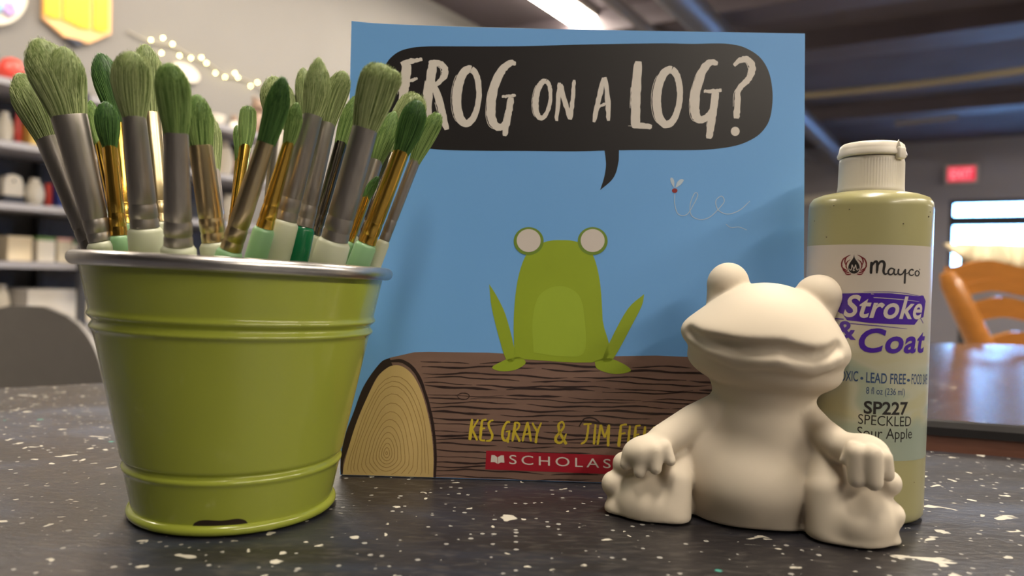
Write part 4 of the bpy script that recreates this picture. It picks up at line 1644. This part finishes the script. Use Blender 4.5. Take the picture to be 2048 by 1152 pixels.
BR_M = {'sage': bristle_mat('bristle_sage_green', (0.14, 0.21, 0.05), (0.74, 0.82, 0.42)),
        'leaf': bristle_mat('bristle_leaf_green', (0.075, 0.17, 0.03), (0.50, 0.68, 0.24)),
        'dark': bristle_mat('bristle_dark_green', (0.018, 0.07, 0.018), (0.19, 0.38, 0.10))}
FE_M = {'pewter': mat('ferrule_pewter', (0.30, 0.275, 0.25), 0.36, metal=0.9, scale=500, var=0.3, stretch=(1, 1, .15), col2=(0.44, 0.40, 0.36)),
        'gold': mat('ferrule_gold', (0.62, 0.38, 0.07), 0.20, metal=1.0, var=0.12, scale=120),
        'worn': mat('ferrule_worn_gold', (0.48, 0.42, 0.32), 0.28, metal=1.0, scale=260, col2=(0.60, 0.45, 0.20), stretch=(1, 1, .2)),
        'steel': mat('ferrule_dark_steel', (0.16, 0.145, 0.125), 0.22, metal=1.0, var=0.2)}
HA_M = {'pale': mat('handle_pale_grey_green', (0.44, 0.46, 0.34), 0.35, var=0.03, sss=0.3),
        'mint': mat('handle_mint_green', (0.21, 0.38, 0.20), 0.35, var=0.04, sss=0.3),
        'emerald': mat('handle_emerald', (0.0, 0.13, 0.045), 0.25, var=0.05, sss=0.1)}


def inside(p, w):
    h = p.z - TZ
    if h > PH:
        return True
    return math.hypot(p.x - PX, p.y - PY) < wr(h) - .0035 - w


def brush(tip, ftop, fbot, wt, wb, wbr, s, cols, label, flat=0.62, seed=1, extra=(), belly=0.60, point=0.25, ragged=0.05, dtop=None, handle=True, hw=1.22):
    """tip / ftop / fbot: picture positions of bristle tip and ferrule ends, w*: widths there, s: -1 front of the pail .. 1 back"""
    rnd = random.Random(seed)
    # depth where the brush passes the rim
    q = at(fbot[0], fbot[1], PY)
    half = math.sqrt(max(.0001, (R1 - .005) ** 2 - min(abs(q.x - PX), R1 - .006) ** 2))
    yb = PY + s * half * .92
    yt = yb + (dtop if dtop is not None else s * 0.010)
    B = at(*fbot, yb)
    A = at(*ftop, yt)
    d = (A - B).normalized()
    k = (Vector(tip) - Vector(ftop)).length / max(1, (Vector(ftop) - Vector(fbot)).length)
    Tp = at(*tip, yt + (yt - yb) * min(k, .8))
    m2 = lambda w, y: w / 2 * y / FPX
    rA, rB, rBr = m2(wt, A.y), m2(wb, B.y), m2(wbr, Tp.y)
    # handle end, kept inside the pail
    Ld = 0.02
    while Ld < 0.10:
        e = B - d * (Ld + .002)
        if e.z < TZ + .008 or not inside(e, rB * .5):
            break
        Ld += .002
    E = B - d * Ld
    t = thing('paintbrush', E, label, 'paintbrush', 'paintbrushes in the green pail')
    view = (A - EYE).normalized()
    e1 = d.cross(view).normalized()
    e2 = d.cross(e1).normalized()
    # handle
    Lh = (B - E).length
    hp = [(.0006, 0), (rB * .42, .0008), (rB * .50, Lh * .25), (rB * .72, Lh * .55), (rB * hw, Lh * .80), (rB * hw * 1.03, Lh * .90), (rB * hw, Lh - .0012), (rB * 1.04, Lh), (rB * .8, Lh + .0004)]
    MB().lathe(hp, E, 24, (e1, e2, d)).build('handle', HA_M[cols[2]], t, smooth=50)
    # ferrule with crimped rings
    Lf = (A - B).length
    rr = lambda z: rB + (rA - rB) * z / Lf
    fp = [(rB * .9, .0003), (rB, .0003)]
    for c in (.0035, .0085):
        fp += [(rr(c) * 1.0, c - .0007), (rr(c) * .955, c - .0002), (rr(c) * .955, c + .0002), (rr(c) * 1.0, c + .0007)]
    fp += [(rr(z), z) for z in (Lf * .4, Lf * .6, Lf * .8, Lf - .0006)] + [(rA * .985, Lf), (rA * .86, Lf), (rA * .86, Lf - .002)]
    sq = lambda th, h: 1.0 - (1 - flat ** .35) * smoothstep(h / Lf) * abs(math.sin(th)) ** 1.5
    MB().lathe(fp, B, 36, (e1, e2, d), shape=sq).build('ferrule', FE_M[cols[1]], t, smooth=35)
    # bristle clumps: loose cores with single strands lying on them
    vs, fs, col = [], [], []
    base = A - d * .0015

    dome = max(.08, min(.75, .18 + point * 1.1))
    conv = .18 + point * .55

    def clump(Tp, rBr, hairs):
        Tp = A + (Tp - A) * 1.045
        ax = Tp - A
        Lb = ax.length
        ax.normalize()
        b1 = ax.cross(view).normalized()
        b2 = ax.cross(b1).normalized()
        nk, nr = 72, 26

        def lat(u, r):
            """sideways reach of a strand with root radius r (0..1) at the share u of the length"""
            a = rA * .93 * r
            w = a + (rBr * r - a) * math.sin(min(1.0, u / belly) * math.pi / 2) ** 1.25
            if u > belly:
                w *= 1 - conv * ((u - belly) / (1 - belly)) ** 2
            return w

        def cap_r(u):
            q = 1 - (1 - u) / dome
            return 1.0 if q < 0 else math.sqrt(max(0.0, 1 - q * q))

        def centre(u):
            k = smoothstep(u)
            return base.lerp(base + d * Lb, u) * (1 - k) + base.lerp(Tp, u) * k

        def pt(u, th, w):
            c, s_ = math.cos(th), math.sin(th)
            k = smoothstep(u * 1.6)
            f_ = (flat ** .5) * (1 - k) + flat * k
            return centre(u) + b1 * (c * w) + b2 * (s_ * w * f_)

        o = len(vs)
        for j in range(nr + 1):
            u = (j / nr) ** .8 * .955
            for i in range(nk):
                th = 2 * math.pi * i / nk
                vs.append(pt(u, th, lat(u, cap_r(u / .96)) * .95))
                col.append(min(1, max(0, rnd.gauss(.18, .14))))
        for j in range(nr):
            for i in range(nk):
                a, b_ = o + j * nk + i, o + j * nk + (i + 1) % nk
                fs.append((a, b_, b_ + nk, a + nk))
        fs.append(tuple(range(o + nr * nk, o + (nr + 1) * nk)))
        for _ in range(hairs):
            th = rnd.uniform(0, 2 * math.pi)
            r = rnd.random() ** .22
            Lh = (1 - dome * (1 - math.sqrt(max(0.0, 1 - r * r)))) * (1 - abs(rnd.gauss(0, ragged)))
            stray = rnd.random() < .025
            o = len(vs)
            ns = 7
            hr = .00013
            ct = min(1, max(0, rnd.gauss(.5, .32)))
            dth = rnd.gauss(0, .10)
            for j in range(ns + 1):
                u = .01 + (Lh - .01) * j / ns
                p = pt(u, th + dth * u, lat(u, r) * (1.0 + (.16 * u * u if stray else 0)))
                rad = hr * (1 - .65 * (j / ns) ** 2)
                out_ = (b1 * math.cos(th) + b2 * math.sin(th))
                tn = ax.cross(out_).normalized()
                vs.extend((p + tn * rad, p - tn * rad, p + out_ * rad * 1.4))
                col.extend([ct] * 3)
            for j in range(ns):
                a = o + 3 * j
                for x, y in ((0, 1), (1, 2), (2, 0)):
                    fs.append((a + x, a + y, a + 3 + y, a + 3 + x))

    clump(Tp, rBr, int(350 + 13.0 * wbr))
    for etip, ew in extra:
        clump(at(*etip, Tp.y + .001), m2(ew, Tp.y), int(200 + 12 * ew))
    mb = MB().add(vs, fs)
    ob = mb.build('bristles', BR_M[cols[0]], t, smooth=180, clean=False)
    at_ = ob.data.attributes.new('strand', 'FLOAT', 'POINT')
    at_.data.foreach_set('value', col)
    return t


BRUSHES = [
    # tip, ferrule top, ferrule bottom, widths(top, bottom, bristle), s, (bristle, ferrule, handle), label, kw
    ((72, 76), (138, 231), (201, 484), 66, 43, 96, -.75, ('sage', 'pewter', 'pale'), 'largest sage brush with a notched tip, second from the left', dict(extra=[((126, 92), 84)], point=.3)),
    ((36, 146), (103, 278), (186, 500), 56, 40, 78, .05, ('sage', 'pewter', 'pale'), 'leftmost brush, leaning far out over the pail rim', dict(point=.3)),
    ((199, 106), (236, 246), (252, 450), 26, 26, 60, .55, ('dark', 'gold', 'mint'), 'dark green brush standing behind the gap between the largest brush and the front pewter one', dict()),
    ((211, 202), (219, 289), (238, 472), 26, 33, 46, -.35, ('dark', 'gold', 'mint'), 'short dark green brush with a gold ferrule right of the largest brush', dict(point=.2)),
    ((180, 200), (198, 284), (226, 420), 18, 18, 26, .45, ('leaf', 'gold', 'mint'), 'thin brush half hidden behind the largest brush', dict()),
    ((262, 102), (268, 231), (290, 456), 43, 54, 74, -.80, ('sage', 'pewter', 'pale'), 'sage brush with a pewter ferrule above a pale ring handle, in front', dict(point=.12)),
    ((290, 88), (300, 227), (322, 447), 40, 34, 64, .35, ('sage', 'worn', 'pale'), 'sage brush rising behind the two front pewter brushes', dict()),
    ((338, 125), (352, 264), (357, 492), 46, 55, 66, -.97, ('leaf', 'pewter', 'pale'), 'upright brush at the very front with a shiny ferrule foot', dict(point=.12)),
    ((393, 188), (401, 290), (429, 485), 45, 48, 60, -.55, ('leaf', 'worn', 'pale'), 'leaf green brush with a silvery gold ferrule right of the upright front one', dict(point=.3)),
    ((420, 232), (424, 340), (440, 470), 30, 26, 46, .55, ('sage', 'pewter', 'pale'), 'sage brush mostly hidden behind the silvery gold one', dict()),
    ((473, 250), (478, 316), (462, 470), 14, 13, 20, .70, ('leaf', 'gold', 'mint'), 'smallest thin brush in the middle, left of the square-tipped small one', dict()),
    ((497, 212), (491, 290), (464, 470), 23, 22, 33, .50, ('leaf', 'gold', 'mint'), 'small square-tipped brush with a thin gold ferrule in the middle', dict(point=0)),
    ((568, 153), (533, 284), (461, 500), 36, 42, 48, -.70, ('dark', 'worn', 'mint'), 'large dark green brush slanting right with a worn gold ferrule', dict(point=.25)),
    ((546, 152), (560, 262), (540, 440), 34, 30, 70, .55, ('sage', 'pewter', 'pale'), 'sage brush behind the large dark green slanting one', dict()),
    ((594, 204), (579, 282), (529, 456), 23, 35, 33, -.50, ('leaf', 'gold', 'mint'), 'small bright green brush with a gold ferrule and mint handle', dict(point=.3)),
    ((638, 114), (626, 229), (570, 441), 38, 46, 58, -.30, ('sage', 'pewter', 'pale'), 'tall sage brush with a pointed tip in the middle right', dict(point=.5)),
    ((606, 135), (612, 245), (600, 440), 28, 26, 40, .62, ('sage', 'pewter', 'pale'), 'sage brush showing just left behind the tall pointed one', dict()),
    ((689, 142), (655, 245), (609, 455), 33, 34, 48, -.05, ('sage', 'pewter', 'emerald'), 'sage brush with an emerald handle right of the tall pointed one', dict(point=.15)),
    ((713, 190), (683, 284), (630, 472), 25, 22, 34, .25, ('leaf', 'steel', 'pale'), 'narrow brush with a dark steel ferrule left of the big right-hand brush', dict(point=.35)),
    ((768, 127), (731, 255), (669, 480), 50, 54, 78, -.70, ('sage', 'pewter', 'pale'), 'big sage brush with a ragged flat tip on the right', dict(point=.05, belly=.7, extra=[((793, 140), 50)])),
    ((790, 222), (752, 320), (703, 470), 30, 28, 46, .30, ('leaf', 'pewter', 'pale'), 'leaf green brush tucked right behind the big ragged one', dict(point=.4)),
    ((838, 200), (804, 301), (733, 487), 32, 36, 52, -.40, ('dark', 'gold', 'mint'), 'dark green brush with a long gold ferrule at the right', dict(point=.15)),
    ((878, 226), (831, 319), (768, 482), 22, 21, 38, .10, ('leaf', 'pewter', 'pale'), 'rightmost brush, with a slim pewter ferrule beside the gold one', dict(point=.1)),
    ((836, 188), (784, 305), (712, 480), 26, 24, 62, .85, ('sage', 'steel', 'pale'), 'sage brush with a dark ferrule behind the long gold one', dict(point=.05)),
    ((757, 352), (735, 390), (700, 485), 16, 16, 20, .12, ('dark', 'gold', 'mint'), 'short thin dark brush low between the two right-hand ferrules', dict(point=.4)),
]
for i, (tip, ft, fb, wt, wb, wbr, s, cols, label, kw) in enumerate(BRUSHES):
    brush(tip, ft, fb, wt, wb, wbr, s, cols, label, seed=i + 1, **kw)

# ------------------------------------------------------------------ bisque frog figurine (distance field, then surface)
FANG = R(15.6)
FV = Vector((-math.sin(FANG), -math.cos(FANG), 0))          # the way the frog faces
FC = Vector((.0909, .2890, TZ))


def fpt(px, py, v):
    return on_plane(px, py, FC + FV * (v * .001), FV)


def pxm(p):
    return (p - EYE).dot(CF) / FPX


XR = (CR - FV * CR.dot(FV)).normalized()
XU = FV.cross(XR).normalized()
if XU.z < 0:
    XU = -XU


class SDF:
    def __init__(self):
        self.prims = []

    def ell(self, px, py, v, rx, ry, rv, rot=0.0, k=4.0, sub=False):
        p = fpt(px, py, v)
        s = pxm(p)
        a = R(rot)
        ex = XR * math.cos(a) - XU * math.sin(a)
        ey = XR * math.sin(a) + XU * math.cos(a)
        self.prims.append(('e', np.array(p), np.array([ex, ey, FV]), np.array([rx * s, ry * s, rv * .001]), k * .001, sub))

    def cap(self, pts, k=3.0, sub=False):
        P = [fpt(x, y, v) for x, y, v, r in pts]
        rs = [r * pxm(p) for p, (x, y, v, r) in zip(P, pts)]
        self.prims.append(('c', [np.array(p) for p in P], rs, None, k * .001, sub))

    @staticmethod
    def dist(pr, X):
        if pr[0] == 'e':
            q = (X - pr[1]) @ pr[2].T
            r = pr[3]
            k0 = np.linalg.norm(q / r, axis=-1)
            k1 = np.linalg.norm(q / (r * r), axis=-1) + 1e-9
            return k0 * (k0 - 1) / k1
        d = None
        for a, b, ra, rb in zip(pr[1][:-1], pr[1][1:], pr[2][:-1], pr[2][1:]):
            ab = b - a
            t = np.clip(((X - a) @ ab) / (ab @ ab), 0, 1)
            e = np.linalg.norm(X - a - t[..., None] * ab, axis=-1) - (ra + (rb - ra) * t)
            d = e if d is None else np.minimum(d, e)
        return d

    def eval(self, X):
        D = None
        for pr in self.prims:
            d = self.dist(pr, X)
            k = pr[4]
            if D is None:
                D = d
            elif pr[5]:
                h = np.clip(.5 - .5 * (d + D) / k, 0, 1)
                D = D * (1 - h) + (-d) * h + k * h * (1 - h)
            else:
                h = np.clip(.5 + .5 * (D - d) / k, 0, 1)
                D = d * h + D * (1 - h) - k * h * (1 - h)
        return D

    def surf(self, px, py):
        """forward distance (mm) of the present surface under a picture position"""
        vv = np.arange(60, -30, -.5)
        X = np.array([fpt(px, py, v) for v in vv])
        D = self.eval(X)
        i = np.argmax(D < 0)
        return float(vv[i]) if (D < 0).any() else 10.0


def surface_nets(D, o, h):
    nx, ny, nz = D.shape
    inn = D < 0
    idx = -np.ones((nx - 1, ny - 1, nz - 1), int)
    c = np.zeros((nx - 1, ny - 1, nz - 1), int)
    for a in (0, 1):
        for b in (0, 1):
            for e in (0, 1):
                c += inn[a:nx - 1 + a, b:ny - 1 + b, e:nz - 1 + e]
    act = (c > 0) & (c < 8)
    ii = np.argwhere(act)
    idx[act] = np.arange(len(ii))
    acc = np.zeros((len(ii), 3))
    cnt = np.zeros(len(ii))
    cor = [(a, b, e) for a in (0, 1) for b in (0, 1) for e in (0, 1)]
    for p in cor:
        for ax in range(3):
            if p[ax]:
                continue
            q = list(p); q[ax] = 1
            d0 = D[ii[:, 0] + p[0], ii[:, 1] + p[1], ii[:, 2] + p[2]]
            d1 = D[ii[:, 0] + q[0], ii[:, 1] + q[1], ii[:, 2] + q[2]]
            x = (d0 < 0) != (d1 < 0)
            t = np.where(x, d0 / np.where(d0 - d1 == 0, 1, d0 - d1), 0)
            pos = np.array(p, float)[None] + np.zeros((len(ii), 3))
            pos[:, ax] += t
            acc[x] += pos[x]
            cnt[x] += 1
    V = (ii + acc / cnt[:, None]) * h + o
    F_ = []
    for ax in range(3):
        u, w = [(1, 2), (2, 0), (0, 1)][ax]
        sl0 = [slice(1, -1)] * 3; sl1 = [slice(1, -1)] * 3
        sl0[ax] = slice(0, -1); sl1[ax] = slice(1, None)
        d0 = inn[tuple(sl0)]; d1 = inn[tuple(sl1)]
        e = np.argwhere(d0 != d1)
        base = e + 1
        base[:, ax] = e[:, ax]
        fl = d0[tuple(e.T)]
        def gi(du, dw):
            q = base.copy(); q[:, u] += du; q[:, w] += dw
            return idx[tuple(q.T)]
        A_, B_, C_, E2 = gi(-1, -1), gi(0, -1), gi(0, 0), gi(-1, 0)
        quad = np.stack([A_, B_, C_, E2], 1)
        quad[~fl] = quad[~fl][:, ::-1]
        F_.append(quad)
    return V, np.concatenate(F_)


def frog():
    f = SDF()
    # torso
    f.ell(1500, 952, 0, 138, 110, 30, 3, 4)
    f.ell(1518, 858, 0, 104, 92, 20, 4, 7)
    f.ell(1465, 1030, 1, 90, 52, 22, 3, 7)
    f.ell(1560, 1046, 1, 90, 52, 22, 3, 7)
    # neck and head
    f.ell(1526, 778, 1, 99, 52, 18, 5, 5)
    f.ell(1526, 728, 3, 149, 58, 24, 8, 4)
    f.ell(1526, 684, 6, 162, 62, 28, 9, 3)
    f.ell(1540, 650, 3, 112, 84, 25, 8, 12)
    # eyes
    f.ell(1456, 568, -3, 41, 43, 9, 12, 1.6)
    f.ell(1440, 598, -3, 26, 28, 7, 12, 2)
    f.ell(1637, 592, -3, 46, 43, 9, 0, 1.6)
    f.ell(1646, 620, -3, 25, 28, 7, 0, 2)
    # mouth: hollow under the upper lip, then the lower lip
    up = [(1376, 664), (1402, 680), (1440, 690), (1480, 700), (1520, 702), (1560, 701), (1598, 711), (1632, 715), (1660, 707), (1680, 694)]
    f.cap([(x, y, f.surf(x, y) - .4, (11, 14, 17, 19, 19, 18, 18, 16, 13, 10)[i]) for i, (x, y) in enumerate(up)], 2.2, True)
    lo = [(1384, 700), (1420, 704), (1450, 713), (1480, 724), (1520, 724), (1555, 722), (1590, 733), (1625, 740), (1655, 733), (1676, 720)]
    f.cap([(x, y, f.surf(x, y) - 1.4, (4, 8, 11, 11, 11, 11, 11, 11, 8, 4)[i]) for i, (x, y) in enumerate(lo)], 2.5)
    # flanks under the arms, thighs
    f.ell(1404, 895, 2, 62, 75, 16, 18, 6)
    f.ell(1616, 910, 2, 60, 75, 16, -14, 6)
    f.ell(1345, 930, 4, 62, 50, 15, 0, 4)
    f.ell(1685, 950, 5, 64, 56, 15, 0, 4)
    f.ell(1352, 985, 2, 58, 66, 14, 0, 2.5)
    f.ell(1650, 1005, 4, 66, 80, 15, 0, 2.5)
    f.cap([(1356, 905, 13, 26), (1352, 960, 21, 32), (1346, 1028, 23, 36)], 1.5)
    f.cap([(1652, 912, 14, 32), (1654, 980, 22, 42), (1660, 1058, 23, 46)], 1.5)
    # left foot
    f.ell(1302, 1000, 15, 82, 66, 16, 6, 2)
    f.ell(1295, 1042, 18, 76, 27, 13, 6, 3)
    f.ell(1335, 1048, 20, 46, 22, 11, 5, 3)
    f.cap([(1300, 945, 14, 30), (1250, 928, 18, 25)], 2)
    f.cap([(1290, 982, 16, 32), (1230, 968, 19, 27)], 1.4)
    f.cap([(1300, 1030, 17, 32), (1241, 1019, 20, 33)], 1.4)
    f.ell(1288, 972, 39, 40, 42, 11, 0, 5, True)
    # right foot
    f.ell(1705, 1030, 17, 84, 78, 16, 4, 2)
    f.ell(1700, 1082, 19, 84, 32, 14, 3, 3)
    f.cap([(1730, 965, 17, 32), (1775, 966, 20, 27)], 2)
    f.cap([(1730, 1028, 18, 34), (1780, 1030, 21, 28)], 1.4)
    f.cap([(1730, 1080, 19, 32), (1774, 1087, 21, 28)], 1.4)
    f.ell(1722, 1000, 39, 40, 52, 11, 0, 4, True)
    # arms
    f.cap([(1440, 818, 4, 34), (1388, 842, 11, 33), (1328, 880, 20, 32)], 2.4)
    f.cap([(1604, 826, 4, 31), (1640, 862, 12, 30), (1682, 893, 22, 30)], 2.4)
    # hands and fingers
    f.ell(1290, 903, 25, 46, 32, 7.5, -14, 3)
    f.cap([(1266, 902, 26, 15), (1252, 928, 27, 13)], 1.6)
    f.cap([(1287, 905, 29, 16), (1279, 944, 30, 13)], 1.5)
    f.cap([(1311, 902, 29.5, 16), (1311, 937, 30.5, 13)], 1.5)
    f.cap([(1331, 894, 28, 13), (1341, 922, 29, 11)], 1.5)
    f.ell(1730, 908, 26, 48, 40, 8, 12, 3)
    f.cap([(1702, 893, 31, 11), (1687, 921, 31, 9)], 1.0)
    f.cap([(1713, 905, 33, 20), (1713, 958, 33, 18)], 1.0)
    f.cap([(1744, 908, 34, 20), (1748, 964, 34, 18)], 1.0)
    f.cap([(1769, 915, 31, 16), (1775, 950, 31, 14)], 1.0)
    # dents between the knuckles
    f.cap([(1323, 882, 36, 4), (1325, 897, 36, 4)], 1.2, True)
    f.cap([(1299, 905, 39, 3), (1297, 930, 39, 4)], 1.2, True)
    f.cap([(1729, 905, 42, 4), (1730, 935, 42, 5)], 1.2, True)
    f.cap([(1700, 885, 38, 4), (1697, 905, 38, 5)], 1.2, True)

    h = .00062
    lo_ = np.array([.015, .225, TZ - .004])
    hi_ = np.array([.155, .335, TZ + .108])
    g = [np.arange(a, b, h) for a, b in zip(lo_, hi_)]
    X = np.stack(np.meshgrid(*g, indexing='ij'), -1)
    D = np.empty(X.shape[:3])
    for i in range(0, X.shape[0], 12):
        D[i:i + 12] = f.eval(X[i:i + 12])
    # flat foot resting on the table, slightly eased edge
    fl = (TZ + .0006) - X[..., 2]
    k = .0012
    hh = np.clip(.5 - .5 * (D - fl) / k, 0, 1)
    D = D * (1 - hh) + fl * hh + k * hh * (1 - hh)
    V, Q = surface_nets(D, lo_, h)
    # light smoothing
    nv = len(V)
    for it in range(4):
        s = np.zeros_like(V)
        c = np.zeros(nv)
        for a, b in ((0, 1), (1, 2), (2, 3), (3, 0)):
            np.add.at(s, Q[:, a], V[Q[:, b]])
            np.add.at(c, Q[:, a], 1)
            np.add.at(s, Q[:, b], V[Q[:, a]])
            np.add.at(c, Q[:, b], 1)
        V = V * .5 + .5 * s / c[:, None]
    V[:, 2] = np.maximum(V[:, 2], TZ + .0004)
    M_frog = mat('unglazed_bisque', (0.64, 0.56, 0.45), 0.75, var=0.015, scale=80, spec=0.25, bump=0.03)
    o = MB().add(V, Q.tolist()).build('frog_figurine', M_frog, smooth=180, origin=(FC.x, FC.y, TZ), clean=False)
    tag(o, 'unpainted white ceramic frog figurine sitting in front of the glaze bottle', 'figurine')


frog()
